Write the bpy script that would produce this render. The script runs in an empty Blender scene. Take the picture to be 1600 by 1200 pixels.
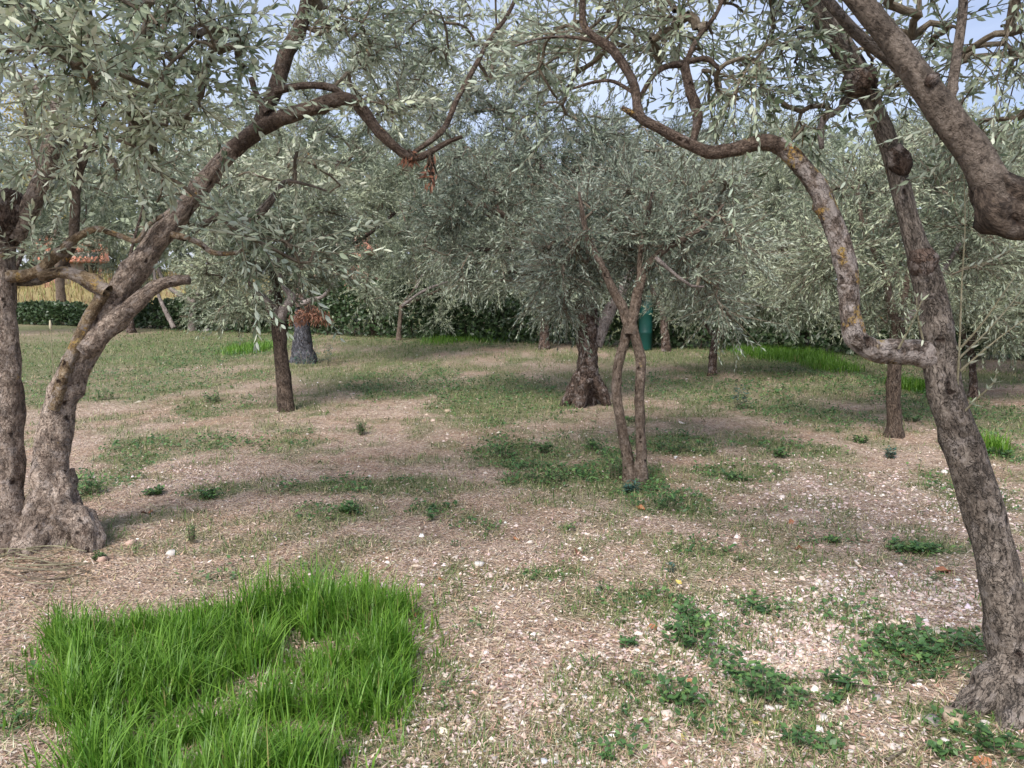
import bpy, math
import numpy as np
from mathutils import Vector, Matrix

# ------------------------------------------------------------------ camera, sky, sun, exposure
scene = bpy.context.scene
COL = scene.collection
FPX = 1232.0                       # focal length in pixels of the 1600 px wide photograph
PITCH = math.radians(7.4)
CAM = np.array([0.0, 0.0, 1.5])
cam_data = bpy.data.cameras.new('camera')
cam = bpy.data.objects.new('camera', cam_data)
COL.objects.link(cam)
cam.location = CAM
cam.rotation_euler = (math.radians(90) - PITCH, 0, 0)
cam_data.sensor_fit = 'HORIZONTAL'
cam_data.angle = 2 * math.atan(800 / FPX)
cam_data.clip_start = 0.05
cam_data.clip_end = 2000
scene.camera = cam

SUN_EL, SUN_AZ = math.radians(48), math.radians(208)     # azimuth clockwise from +Y: behind the camera, to its left
world = bpy.data.worlds.new('World')
scene.world = world
world.use_nodes = True
wn, wl = world.node_tree.nodes, world.node_tree.links
wn.clear()
wo = wn.new('ShaderNodeOutputWorld')
wb = wn.new('ShaderNodeBackground')
wb.inputs['Strength'].default_value = 0.13
sky = wn.new('ShaderNodeTexSky')
sky.sky_type = 'NISHITA'
sky.sun_disc = False
sky.sun_elevation = SUN_EL
sky.sun_rotation = SUN_AZ
sky.air_density = 1.0
sky.dust_density = 2.0
wtc = wn.new('ShaderNodeTexCoord')
wmap = wn.new('ShaderNodeMapping')
wmap.inputs['Scale'].default_value = (1.0, 1.0, 2.6)
wno = wn.new('ShaderNodeTexNoise')
wno.inputs['Scale'].default_value = 2.6
wno.inputs['Detail'].default_value = 6
wno.inputs['Roughness'].default_value = 0.55
wr = wn.new('ShaderNodeValToRGB')
wr.color_ramp.elements[0].position = 0.36
wr.color_ramp.elements[0].color = (1.12, 1.28, 1.85, 1)
wr.color_ramp.elements[1].position = 0.66
wr.color_ramp.elements[1].color = (2.2, 2.32, 2.8, 1)
wmx = wn.new('ShaderNodeMix')
wmx.data_type = 'RGBA'
wmx.inputs[0].default_value = 0.8
wl.new(wtc.outputs['Generated'], wmap.inputs['Vector'])
wl.new(wmap.outputs['Vector'], wno.inputs['Vector'])
wl.new(wno.outputs['Fac'], wr.inputs['Fac'])
wl.new(sky.outputs['Color'], wmx.inputs[6])
wl.new(wr.outputs['Color'], wmx.inputs[7])
wl.new(wmx.outputs[2], wb.inputs['Color'])
wl.new(wb.outputs['Background'], wo.inputs['Surface'])

sun_data = bpy.data.lights.new('sun', 'SUN')
sun_data.energy = 1.9
sun_data.angle = math.radians(30)
sun_data.color = (1.0, 0.95, 0.88)
sun = bpy.data.objects.new('sun', sun_data)
COL.objects.link(sun)
sun_dir = Vector((math.sin(SUN_AZ) * math.cos(SUN_EL), math.cos(SUN_AZ) * math.cos(SUN_EL), math.sin(SUN_EL)))
sun.rotation_euler = sun_dir.to_track_quat('Z', 'Y').to_euler()
sun.location = (-5, -8, 14)

scene.view_settings.view_transform = 'Standard'
scene.view_settings.look = 'None'
scene.view_settings.exposure = 1.52
scene.view_settings.gamma = 1
scene.view_settings.use_curve_mapping = False
scene.render.engine = 'CYCLES'
scene.cycles.use_denoising = True
scene.cycles.max_bounces = 4
scene.cycles.diffuse_bounces = 3
scene.cycles.glossy_bounces = 2
scene.cycles.transmission_bounces = 4

RNG = np.random.default_rng(11)

# ------------------------------------------------------------------ helpers
def W(px, py, t):
    """world point seen at photo pixel (px, py), t metres in front of the camera"""
    u, v = (px - 800) / FPX, (600 - py) / FPX
    c, s = math.cos(PITCH), math.sin(PITCH)
    return CAM + t * np.array([u, c + v * s, -s + v * c])

def G(px, py):
    """point of the ground plane at photo pixel (px, py), with its depth"""
    v = (600 - py) / FPX
    dz = -math.sin(PITCH) + v * math.cos(PITCH)
    t = -CAM[2] / dz
    return W(px, py, t), t

def _hash(ix, iy, iz, seed):
    h = (ix.astype(np.uint32) * np.uint32(374761393) + iy.astype(np.uint32) * np.uint32(668265263)
         + iz.astype(np.uint32) * np.uint32(2246822519) + np.uint32((seed * 3266489917) & 0xffffffff))
    h = (h ^ (h >> np.uint32(13))) * np.uint32(1274126177)
    h = h ^ (h >> np.uint32(16))
    return (h & np.uint32(0xffff)).astype(np.float64) / 65535.0

def vnoise(P, seed=0):
    """value noise in 0..1 at points P (N,3)"""
    with np.errstate(over='ignore'):
        i = np.floor(P).astype(np.int64)
        f = P - i
        f = f * f * (3 - 2 * f)
        x, y, z = i[:, 0], i[:, 1], i[:, 2]
        r = 0
        for dx in (0, 1):
            wx = f[:, 0] if dx else 1 - f[:, 0]
            for dy in (0, 1):
                wy = f[:, 1] if dy else 1 - f[:, 1]
                for dz in (0, 1):
                    wz = f[:, 2] if dz else 1 - f[:, 2]
                    r = r + wx * wy * wz * _hash(x + dx, y + dy, z + dz, seed)
        return r

def fbm(P, seed=0, octaves=3):
    r, a, tot = 0, 1.0, 0
    for o in range(octaves):
        r = r + a * vnoise(P * 2 ** o, seed + o)
        tot += a
        a *= 0.5
    return r / tot

def fbm2(x, y, scale, seed=0, octaves=3):
    x = np.asarray(x, float)
    return fbm(np.stack([x * scale, np.asarray(y, float) * scale, np.full_like(x, 0.37)], 1), seed, octaves)

def norm(v):
    return v / np.maximum(np.linalg.norm(v, axis=-1, keepdims=True), 1e-9)

def mesh(name, V, faces, mat=None, attrs=None, smooth=False):
    """faces: list of index arrays (M,3) / (M,4). attrs: {name: array (nv,) | (nv,3)}"""
    me = bpy.data.meshes.new(name)
    V = np.ascontiguousarray(V, np.float32)
    me.vertices.add(len(V))
    me.vertices.foreach_set('co', V.ravel())
    faces = [np.asarray(f, np.int32) for f in faces if len(f)]
    loops = np.concatenate([f.ravel() for f in faces])
    counts = np.concatenate([np.full(len(f), f.shape[1], np.int32) for f in faces])
    me.loops.add(len(loops))
    me.loops.foreach_set('vertex_index', loops)
    me.polygons.add(len(counts))
    starts = np.concatenate([[0], np.cumsum(counts)[:-1]]).astype(np.int32)
    me.polygons.foreach_set('loop_start', starts)
    if smooth:
        me.polygons.foreach_set('use_smooth', np.ones(len(counts), bool))
    for k, a in (attrs or {}).items():
        a = np.ascontiguousarray(a, np.float32)
        if a.ndim == 1:
            me.attributes.new(k, 'FLOAT', 'POINT').data.foreach_set('value', a)
        else:
            me.attributes.new(k, 'FLOAT_VECTOR', 'POINT').data.foreach_set('vector', a.ravel())
    me.update(calc_edges=True)
    if mat:
        me.materials.append(mat)
    return me

def obj(name, me, parent=None, loc=None, label=None, cat=None, group=None, kind=None):
    o = bpy.data.objects.new(name, me)
    COL.objects.link(o)
    if loc is not None:
        o.location = loc
    if parent:
        o.parent = parent
    for k, v in (('label', label), ('category', cat), ('group', group), ('kind', kind)):
        if v:
            o[k] = v
    return o

# ------------------------------------------------------------------ materials
def new_mat(name):
    m = bpy.data.materials.new(name)
    m.use_nodes = True
    n, l = m.node_tree.nodes, m.node_tree.links
    b = n['Principled BSDF']
    return m, n, l, b

def ramp(n, stops, interp='LINEAR'):
    r = n.new('ShaderNodeValToRGB')
    cr = r.color_ramp
    cr.interpolation = interp
    while len(cr.elements) < len(stops):
        cr.elements.new(0.5)
    for e, (p, c) in zip(cr.elements, stops):
        e.position = p
        e.color = (*c, 1)
    return r

def attr(n, name):
    a = n.new('ShaderNodeAttribute')
    a.attribute_name = name
    return a

def mixc(n, l, fac, a, b, mode='MIX'):
    m = n.new('ShaderNodeMix')
    m.data_type = 'RGBA'
    m.blend_type = mode
    for i, s in ((0, fac), (6, a), (7, b)):
        if hasattr(s, 'links'):
            l.new(s, m.inputs[i])
        elif isinstance(s, (int, float)):
            m.inputs[i].default_value = s
        else:
            m.inputs[i].default_value = (*s, 1)
    return m.outputs[2]

def noise(n, l, vec, scale, detail=4, rough=0.55, stretch=None):
    if stretch:
        mp = n.new('ShaderNodeMapping')
        mp.inputs['Scale'].default_value = stretch
        l.new(vec, mp.inputs['Vector'])
        vec = mp.outputs['Vector']
    t = n.new('ShaderNodeTexNoise')
    t.inputs['Scale'].default_value = scale
    t.inputs['Detail'].default_value = detail
    t.inputs['Roughness'].default_value = rough
    l.new(vec, t.inputs['Vector'])
    return t.outputs['Fac']

def bark_mat(name, dark, mid, light, lichen=0.0, grey=0.0, pits=0.0, cracks=0.6, stretch=0.28, fscale=55, mottle=0.35):
    m, n, l, b = new_mat(name)
    v = attr(n, 'bk').outputs['Vector']
    big = noise(n, l, v, 7, 4, 0.6)
    fine = noise(n, l, v, fscale, 6, 0.72, (1, 1, stretch))
    fleck = noise(n, l, v, fscale * 2.4, 3, 0.6, (1, 1, min(1, stretch * 1.6)))
    r1 = ramp(n, [(0.385, dark), (0.48, mid), (0.62, light)])
    fm = n.new('ShaderNodeMath'); fm.operation = 'MULTIPLY_ADD'; fm.inputs[1].default_value = 0.45
    fd = n.new('ShaderNodeMath'); fd.operation = 'MULTIPLY'; fd.inputs[1].default_value = 0.55
    l.new(fine, fd.inputs[0]); l.new(fleck, fm.inputs[0]); l.new(fd.outputs[0], fm.inputs[2])
    l.new(fm.outputs[0], r1.inputs['Fac'])
    r2 = ramp(n, [(0.3, (0.62, 0.58, 0.55)), (0.7, (1.15, 1.12, 1.1))])
    l.new(big, r2.inputs['Fac'])
    c = mixc(n, l, 1.0, r1.outputs['Color'], r2.outputs['Color'], 'MULTIPLY')
    mo = noise(n, l, v, 17, 7, 0.78, (1, 1, 0.3 + 0.7 * stretch))
    rm = ramp(n, [(0.445, (1, 1, 1)), (0.525, (0, 0, 0))])
    l.new(mo, rm.inputs['Fac'])
    mm = n.new('ShaderNodeMath'); mm.operation = 'MULTIPLY'; mm.inputs[1].default_value = mottle
    l.new(rm.outputs['Color'], mm.inputs[0])
    c = mixc(n, l, mm.outputs[0], c, tuple(x * 0.6 for x in dark))
    # pale grey crust
    g = noise(n, l, v, 16, 5, 0.7)
    rg = ramp(n, [(0.60 - 0.16 * grey, (0, 0, 0)), (0.66 - 0.12 * grey, (1, 1, 1))])
    l.new(g, rg.inputs['Fac'])
    gm = n.new('ShaderNodeMath'); gm.operation = 'MULTIPLY'; gm.inputs[1].default_value = min(1, grey)
    l.new(rg.outputs['Color'], gm.inputs[0])
    c = mixc(n, l, gm.outputs[0], c, (0.42, 0.37, 0.345))
    # orange and mustard lichen
    if lichen > 0:
        li = noise(n, l, v, 9, 3, 0.6, (1, 1, 0.8))
        rl = ramp(n, [(0.70 - 0.12 * lichen, (0, 0, 0)), (0.735 - 0.12 * lichen, (1, 1, 1))])
        l.new(li, rl.inputs['Fac'])
        lm = n.new('ShaderNodeMath'); lm.operation = 'MULTIPLY'
        l.new(rl.outputs['Color'], lm.inputs[0]); l.new(ramp_fac(n, l, fleck, 0.42, 0.56), lm.inputs[1])
        lcol = ramp(n, [(0.3, (0.42, 0.23, 0.06)), (0.7, (0.36, 0.30, 0.12))])
        l.new(big, lcol.inputs['Fac'])
        c = mixc(n, l, lm.outputs[0], c, lcol.outputs['Color'])
    hgt = n.new('ShaderNodeMath'); hgt.operation = 'MULTIPLY_ADD'
    l.new(fine, hgt.inputs[0]); hgt.inputs[1].default_value = 1.0
    # long cracks
    wob = n.new('ShaderNodeVectorMath'); wob.operation = 'MULTIPLY_ADD'
    nv = n.new('ShaderNodeTexNoise'); nv.inputs['Scale'].default_value = 20
    l.new(v, nv.inputs['Vector']); l.new(nv.outputs['Color'], wob.inputs[0])
    wob.inputs[1].default_value = (0.06, 0.06, 0.09); l.new(v, wob.inputs[2])
    fis = noise(n, l, wob.outputs[0], 42, 3, 0.6, (1, 1, 0.22))
    fs = n.new('ShaderNodeMath'); fs.operation = 'SUBTRACT'; fs.inputs[1].default_value = 0.5; l.new(fis, fs.inputs[0])
    fa = n.new('ShaderNodeMath'); fa.operation = 'ABSOLUTE'; l.new(fs.outputs[0], fa.inputs[0])
    rc = ramp(n, [(0.0, (0, 0, 0)), (0.035, (1, 1, 1))])
    l.new(fa.outputs[0], rc.inputs['Fac'])
    ck = n.new('ShaderNodeMath'); ck.operation = 'MULTIPLY'; ck.inputs[1].default_value = cracks
    l.new(rc.outputs['Color'], ck.inputs[0]); l.new(ck.outputs[0], hgt.inputs[2])
    inv = n.new('ShaderNodeMath'); inv.operation = 'SUBTRACT'; inv.inputs[0].default_value = cracks * 0.75
    ck2 = n.new('ShaderNodeMath'); ck2.operation = 'MULTIPLY'; ck2.inputs[1].default_value = cracks * 0.75
    l.new(rc.outputs['Color'], ck2.inputs[0]); l.new(ck2.outputs[0], inv.inputs[1])
    c = mixc(n, l, inv.outputs[0], c, tuple(x * 0.55 for x in dark))
    height = hgt.outputs[0]
    if pits > 0:
        vp = n.new('ShaderNodeTexVoronoi'); vp.inputs['Scale'].default_value = 17
        vp.inputs['Randomness'].default_value = 1.0
        mp2 = n.new('ShaderNodeMapping'); mp2.inputs['Scale'].default_value = (1, 1, 0.62)
        l.new(wob.outputs[0], mp2.inputs['Vector']); l.new(mp2.outputs['Vector'], vp.inputs['Vector'])
        rp = ramp(n, [(0.05 + 0.1 * pits, (1, 1, 1)), (0.20 + 0.16 * pits, (0, 0, 0))])
        l.new(vp.outputs['Distance'], rp.inputs['Fac'])
        sel = n.new('ShaderNodeMath'); sel.operation = 'GREATER_THAN'; sel.inputs[1].default_value = 0.5
        sp = n.new('ShaderNodeSeparateColor'); l.new(vp.outputs['Color'], sp.inputs[0]); l.new(sp.outputs[0], sel.inputs[0])
        pm = n.new('ShaderNodeMath'); pm.operation = 'MULTIPLY'
        l.new(rp.outputs['Color'], pm.inputs[0]); l.new(sel.outputs[0], pm.inputs[1])
        c = mixc(n, l, pm.outputs[0], c, (0.035, 0.02, 0.014))
        hs = n.new('ShaderNodeMath'); hs.operation = 'SUBTRACT'
        l.new(height, hs.inputs[0]); l.new(pm.outputs[0], hs.inputs[1]); height = hs.outputs[0]
    c = mixc(n, l, attr(n, 'knot').outputs['Fac'], c, tuple(x * 0.45 for x in dark))
    l.new(c, b.inputs['Base Color'])
    b.inputs['Roughness'].default_value = 0.88
    b.inputs['Specular IOR Level'].default_value = 0.25
    bp = n.new('ShaderNodeBump'); bp.inputs['Strength'].default_value = 1.0; bp.inputs['Distance'].default_value = 0.028
    l.new(height, bp.inputs['Height']); l.new(bp.outputs['Normal'], b.inputs['Normal'])
    return m

def ramp_fac(n, l, f, a, b):
    mr = n.new('ShaderNodeMapRange')
    mr.inputs['From Min'].default_value = a
    mr.inputs['From Max'].default_value = b
    l.new(f, mr.inputs['Value'])
    return mr.outputs['Result']

def leaf_mat(name, front, back, trans=0.18, rough=0.5, spec=0.35):
    """two-sided leaf: front = ramp stops over the per-leaf 'tint', back = underside colours"""
    m, n, l, b = new_mat(name)
    t = attr(n, 'tint').outputs['Fac']
    rf = ramp(n, front); l.new(t, rf.inputs['Fac'])
    rb = ramp(n, back); l.new(t, rb.inputs['Fac'])
    geo = n.new('ShaderNodeNewGeometry')
    c = mixc(n, l, geo.outputs['Backfacing'], rf.outputs['Color'], rb.outputs['Color'])
    l.new(c, b.inputs['Base Color'])
    b.inputs['Roughness'].default_value = rough
    b.inputs['Specular IOR Level'].default_value = spec
    tr = n.new('ShaderNodeBsdfTranslucent'); l.new(c, tr.inputs['Color'])
    mx = n.new('ShaderNodeMixShader'); mx.inputs[0].default_value = trans
    l.new(b.outputs[0], mx.inputs[1]); l.new(tr.outputs[0], mx.inputs[2])
    l.new(mx.outputs[0], n['Material Output'].inputs['Surface'])
    return m

def col_mat(name, rough=0.85, trans=0.0):
    """colour carried by the mesh attribute 'col' (each blade, chip or fallen leaf has its own)"""
    m, n, l, b = new_mat(name)
    c = attr(n, 'col').outputs['Color']
    l.new(c, b.inputs['Base Color'])
    b.inputs['Roughness'].default_value = rough
    b.inputs['Specular IOR Level'].default_value = 0.25
    if trans:
        tr = n.new('ShaderNodeBsdfTranslucent'); l.new(c, tr.inputs['Color'])
        mx = n.new('ShaderNodeMixShader'); mx.inputs[0].default_value = trans
        l.new(b.outputs[0], mx.inputs[1]); l.new(tr.outputs[0], mx.inputs[2])
        l.new(mx.outputs[0], n['Material Output'].inputs['Surface'])
    return m

def plain_mat(name, c1, c2, scale=6, rough=0.85):
    m, n, l, b = new_mat(name)
    tc = n.new('ShaderNodeTexCoord')
    f = noise(n, l, tc.outputs['Object'], scale, 5, 0.6)
    r = ramp(n, [(0.3, c1), (0.7, c2)]); l.new(f, r.inputs['Fac'])
    l.new(r.outputs['Color'], b.inputs['Base Color'])
    b.inputs['Roughness'].default_value = rough
    bp = n.new('ShaderNodeBump'); bp.inputs['Strength'].default_value = 0.4; bp.inputs['Distance'].default_value = 0.01
    l.new(f, bp.inputs['Height']); l.new(bp.outputs['Normal'], b.inputs['Normal'])
    return m

BARK_PINK = bark_mat('bark_pinkish_pitted', (0.11, 0.08, 0.065), (0.40, 0.325, 0.27), (0.60, 0.52, 0.455), 0.28, 0.45, 0.45, 0.4, 0.6, 44, 0.55)
BARK_MOSSY = bark_mat('bark_lichen_branch', (0.13, 0.085, 0.05), (0.27, 0.2, 0.12), (0.46, 0.38, 0.27), 0.75, 0.6, 0.5, 0.2, 0.8, 50, 0.65)
BARK_BRANCH = bark_mat('bark_dark_branch', (0.05, 0.035, 0.028), (0.13, 0.095, 0.075), (0.25, 0.20, 0.165), 0.3, 0.25, 0.2, 0.25, 0.6)
BARK_GREY = bark_mat('bark_grey_cracked', (0.065, 0.054, 0.045), (0.245, 0.21, 0.18), (0.41, 0.365, 0.32), 0.15, 0.4, 0.35, 0.6, 0.35, 60, 0.5)
BARK_LICHEN = bark_mat('bark_crusted_lichen', (0.04, 0.028, 0.021), (0.19, 0.15, 0.125), (0.42, 0.365, 0.33), 0.95, 0.9, 0.4, 0.3, 0.8, 40, 0.6)
BARK_SMOOTH = bark_mat('bark_smooth_brown', (0.09, 0.06, 0.042), (0.17, 0.134, 0.106), (0.28, 0.228, 0.188), 0.15, 0.15, 0.4, 0.25, 0.5, 36)
BARK_LIMB = bark_mat('bark_overhead_limb', (0.055, 0.044, 0.036), (0.185, 0.155, 0.13), (0.30, 0.26, 0.225), 0.0, 0.1, 0.5, 0.1, 0.6, 44, 0.4)
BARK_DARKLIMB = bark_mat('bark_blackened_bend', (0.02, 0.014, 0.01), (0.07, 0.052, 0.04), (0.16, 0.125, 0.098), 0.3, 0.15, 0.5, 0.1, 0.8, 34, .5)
BARK_BLUISH = bark_mat('bark_bluish_grey', (0.03, 0.03, 0.038), (0.10, 0.105, 0.125), (0.20, 0.205, 0.235), 0.0, 0.2, 0.5, 0.6, 0.4, 50, 0.6)
BARK_OLD = bark_mat('bark_old_dark', (0.035, 0.022, 0.017), (0.13, 0.09, 0.07), (0.27, 0.21, 0.18), 0.1, 0.5, 0.6, 0.6, 0.4, 50, 0.6)
BARK_STUB = bark_mat('bark_brown_post', (0.045, 0.03, 0.022), (0.115, 0.086, 0.066), (0.20, 0.16, 0.13), 0.1, 0.1, 0.2, 0.6)
BARK_PALE = bark_mat('bark_pale_grey', (0.16, 0.13, 0.12), (0.33, 0.29, 0.27), (0.47, 0.43, 0.42), 0.1, 0.6, 0.2, 0.3)
TWIG = bark_mat('bark_twig', (0.09, 0.072, 0.052), (0.21, 0.175, 0.13), (0.34, 0.30, 0.235), 0.2, 0.3, 0.0, 0.0)
SHOOT = bark_mat('bark_pale_shoot', (0.24, 0.22, 0.14), (0.36, 0.34, 0.23), (0.45, 0.43, 0.32), 0.0, 0.1, 0.0, 0.0)

LEAF_NEAR = leaf_mat('olive_leaf_silvery', [(0.0, (0.10, 0.135, 0.075)), (0.5, (0.285, 0.34, 0.24)), (1.0, (0.46, 0.505, 0.35))],
                     [(0.0, (0.34, 0.41, 0.33)), (1.0, (0.60, 0.63, 0.50))], 0.16, 0.5, 0.3)
LEAF_MID = leaf_mat('olive_leaf_blue_grey', [(0.0, (0.045, 0.065, 0.045)), (0.5, (0.155, 0.19, 0.138)), (1.0, (0.31, 0.35, 0.255))],
                    [(0.0, (0.19, 0.235, 0.195)), (1.0, (0.40, 0.44, 0.36))], 0.12, 0.52, 0.32)
LEAF_FAR = leaf_mat('olive_leaf_far', [(0.0, (0.06, 0.08, 0.045)), (0.5, (0.215, 0.255, 0.168)), (1.0, (0.40, 0.435, 0.29))],
                    [(0.0, (0.21, 0.255, 0.195)), (1.0, (0.42, 0.455, 0.35))], 0.12, 0.52, 0.32)
LEAF_YELLOW = leaf_mat('autumn_leaf', [(0.0, (0.26, 0.22, 0.06)), (1.0, (0.48, 0.40, 0.15))], [(0.0, (0.30, 0.26, 0.09)), (1.0, (0.5, 0.43, 0.18))], 0.3)
LEAF_HEDGE = leaf_mat('hedge_leaf', [(0.0, (0.025, 0.05, 0.02)), (0.7, (0.06, 0.10, 0.04)), (1.0, (0.12, 0.17, 0.07))],
                      [(0.0, (0.06, 0.09, 0.04)), (1.0, (0.12, 0.16, 0.08))], 0.15, 0.4, 0.4)
LEAF_DEAD = leaf_mat('dead_olive_leaf', [(0.0, (0.12, 0.05, 0.032)), (1.0, (0.27, 0.125, 0.075))], [(0.0, (0.16, 0.075, 0.05)), (1.0, (0.32, 0.17, 0.11))], 0.2, 0.7)
LEAF_WEED = leaf_mat('weed_leaf', [(0.0, (0.035, 0.085, 0.03)), (0.6, (0.075, 0.16, 0.05)), (1.0, (0.16, 0.27, 0.08))],
                     [(0.0, (0.06, 0.13, 0.05)), (1.0, (0.14, 0.23, 0.09))], 0.22, 0.45, 0.4)
LEAF_BLUEWEED = leaf_mat('blue_green_weed_leaf', [(0.0, (0.03, 0.08, 0.065)), (1.0, (0.09, 0.17, 0.13))], [(0.0, (0.05, 0.1, 0.09)), (1.0, (0.12, 0.2, 0.17))], 0.2)
GRASS = leaf_mat('lush_grass', [(0.0, (0.04, 0.12, 0.012)), (0.5, (0.095, 0.235, 0.022)), (0.88, (0.23, 0.38, 0.055)), (0.97, (0.45, 0.40, 0.17))],
                 [(0.0, (0.05, 0.15, 0.012)), (1.0, (0.20, 0.36, 0.05))], 0.3, 0.4, 0.4)
LITTER = col_mat('litter', 0.85, 0.05)
PEBBLE = col_mat('gravel_chips', 0.8)

# ------------------------------------------------------------------ the ground
HA, _ = G(-80, 501)
HB, _ = G(1720, 567)

def hedge_y(x):
    return HA[1] + (HB[1] - HA[1]) * (np.asarray(x, float) - HA[0]) / (HB[0] - HA[0])

def sstep(a, b, x):
    t = np.clip((x - a) / (b - a), 0, 1)
    return t * t * (3 - 2 * t)

def gz(x, y):
    x = np.atleast_1d(np.asarray(x, float)); y = np.atleast_1d(np.asarray(y, float))
    z = (fbm2(x, y, 0.7, 5) - 0.5) * 0.09 + (fbm2(x, y, 4.0, 9) - 0.5) * 0.03 + (fbm2(x, y, 10.0, 19, 2) - 0.5) * 0.022
    d = y - hedge_y(x)
    z = z + sstep(1.5, 11, d) * (0.35 + 1.45 * sstep(-2, -12, x))
    return z

# patches of green on the ground, given by where the photograph shows them (pixel, half size, strength)
PATCH = [(1000, 950, 70, 25, .6), (880, 900, 60, 16, .5), (1330, 960, 50, 18, .6), (1100, 860, 70, 14, .5), (960, 1160, 60, 24, .5), (760, 980, 50, 30, .4), (1130, 1060, 50, 30, .7), (1400, 1030, 110, 40, 1), (1300, 1090, 60, 30, .9), (1120, 1000, 60, 30, .8), (1200, 1140, 120, 40, .7), (560, 760, 120, 16, .6), (260, 700, 90, 20, .6), (420, 690, 90, 12, .5), (1230, 700, 90, 14, .7), (1500, 760, 50, 30, .6), (790, 705, 55, 22, 1), (850, 742, 75, 18, 1), (965, 735, 60, 30, 1), (1050, 695, 60, 18, 1), (1040, 780, 55, 22, .9),
         (680, 800, 40, 14, .8), (790, 620, 110, 34, 1), (1075, 970, 34, 28, 1), (1080, 1010, 40, 24, 1), (1050, 1085, 55, 30, 1),
         (1190, 1085, 50, 34, 1), (1195, 950, 55, 14, .7), (1470, 1010, 90, 24, 1), (1430, 860, 60, 12, .8), (1250, 1165, 60, 25, .9),
         (1550, 1160, 90, 40, 1), (1560, 708, 60, 14, 1), (890, 830, 18, 8, .8), (320, 768, 50, 14, .8), (150, 755, 60, 30, .8),
         (230, 545, 220, 30, 1), (380, 545, 70, 22, 1), (740, 526, 130, 14, 1), (1230, 556, 150, 24, 1), (1420, 604, 40, 14, 1),
         (1260, 650, 90, 22, .7), (1530, 650, 110, 40, .8), (1320, 600, 160, 18, .7), (200, 600, 190, 26, .6), (640, 600, 90, 24, .6),
         (420, 900, 120, 26, .35), (740, 830, 40, 16, .5), (500, 800, 60, 14, .5), (1100, 610, 120, 24, .6), (330, 640, 60, 16, .5),
         (1150, 740, 70, 14, .6), (1300, 850, 50, 10, .5), (60, 1090, 60, 60, .5), (1160, 800, 60, 10, .4), (900, 700, 60, 16, .7)]
PW = []
for px, py, rx, ry, s in PATCH:
    c, t = G(px, py)
    ya = G(px, py + ry)[0][1]; yb = G(px, max(py - ry, 480))[0][1]
    PW.append((c[0], c[1], rx * t / FPX, max(0.06, 0.5 * (yb - ya)), s))

def green(x, y):
    """how far the ground is covered by low green growth, 0..1"""
    x = np.asarray(x, float); y = np.asarray(y, float)
    wx = x + (fbm2(x, y, 1.6, 31) - 0.5) * 0.5
    wy = y + (fbm2(x, y, 1.6, 37) - 0.5) * 0.6
    g = np.zeros_like(x)
    for cx, cy, rx, ry, s in PW:
        q = ((wx - cx) / rx) ** 2 + ((wy - cy) / ry) ** 2
        g = np.maximum(g, s * np.clip(1.35 - q, 0, 1))
    far = sstep(6, 15, y) * 0.8
    g = np.maximum(g, far * sstep(0.30, 0.62, fbm2(x, y, 0.8, 41)))
    g = np.maximum(g, sstep(-0.5, 1.5, y - hedge_y(x)) * 0.2 + sstep(-0.5, 1.5, y - hedge_y(x)) * sstep(-12, -6, x))
    n = fbm2(x, y, 5.0, 51)
    return np.clip(g * (0.45 + 1.1 * n) + 0.62 * sstep(0.42, 0.64, fbm2(x, y, 3.2, 61)), 0, 1)

def gravelly(x, y):
    x = np.asarray(x, float); y = np.asarray(y, float)
    g = .6 * sstep(0.50, 0.72, fbm2(x, y, 0.9, 71)) * sstep(-2.5, 1.0, x)
    for px, py, r, s in ((1180, 1000, .9, 1), (1450, 950, .8, 1), (950, 1120, .9, 1), (1400, 760, 1.6, .8), (950, 860, 1.0, .7), (640, 610, 2.0, .6)):
        c, _ = G(px, py)
        g = np.maximum(g, s * np.clip(1.3 - np.hypot(x - c[0], y - c[1]) / r, 0, 1))
    return np.clip(g, 0, 1) * (1 - 0.7 * green(x, y))

def axis_lines(fine_a, fine_b, step, lo, hi, grow=1.16):
    a = list(np.arange(fine_a, fine_b + 1e-6, step))
    s, v = step, a[-1]
    while v < hi:
        s *= grow; v += s; a.append(v)
    s, v = step, a[0]
    b = []
    while v > lo:
        s *= grow; v -= s; b.append(v)
    return np.array(b[::-1] + a)

gx = axis_lines(-5, 5, 0.075, -320, 320)
gy = axis_lines(1.2, 9, 0.075, -40, 420)
GX, GY = np.meshgrid(gx, gy)
fx, fy = GX.ravel(), GY.ravel()
gV = np.stack([fx, fy, gz(fx, fy)], 1)
ny, nx = GX.shape
ii = (np.arange(ny - 1)[:, None] * nx + np.arange(nx - 1)[None, :]).ravel()
gF = np.stack([ii, ii + 1, ii + nx + 1, ii + nx], 1)

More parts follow.
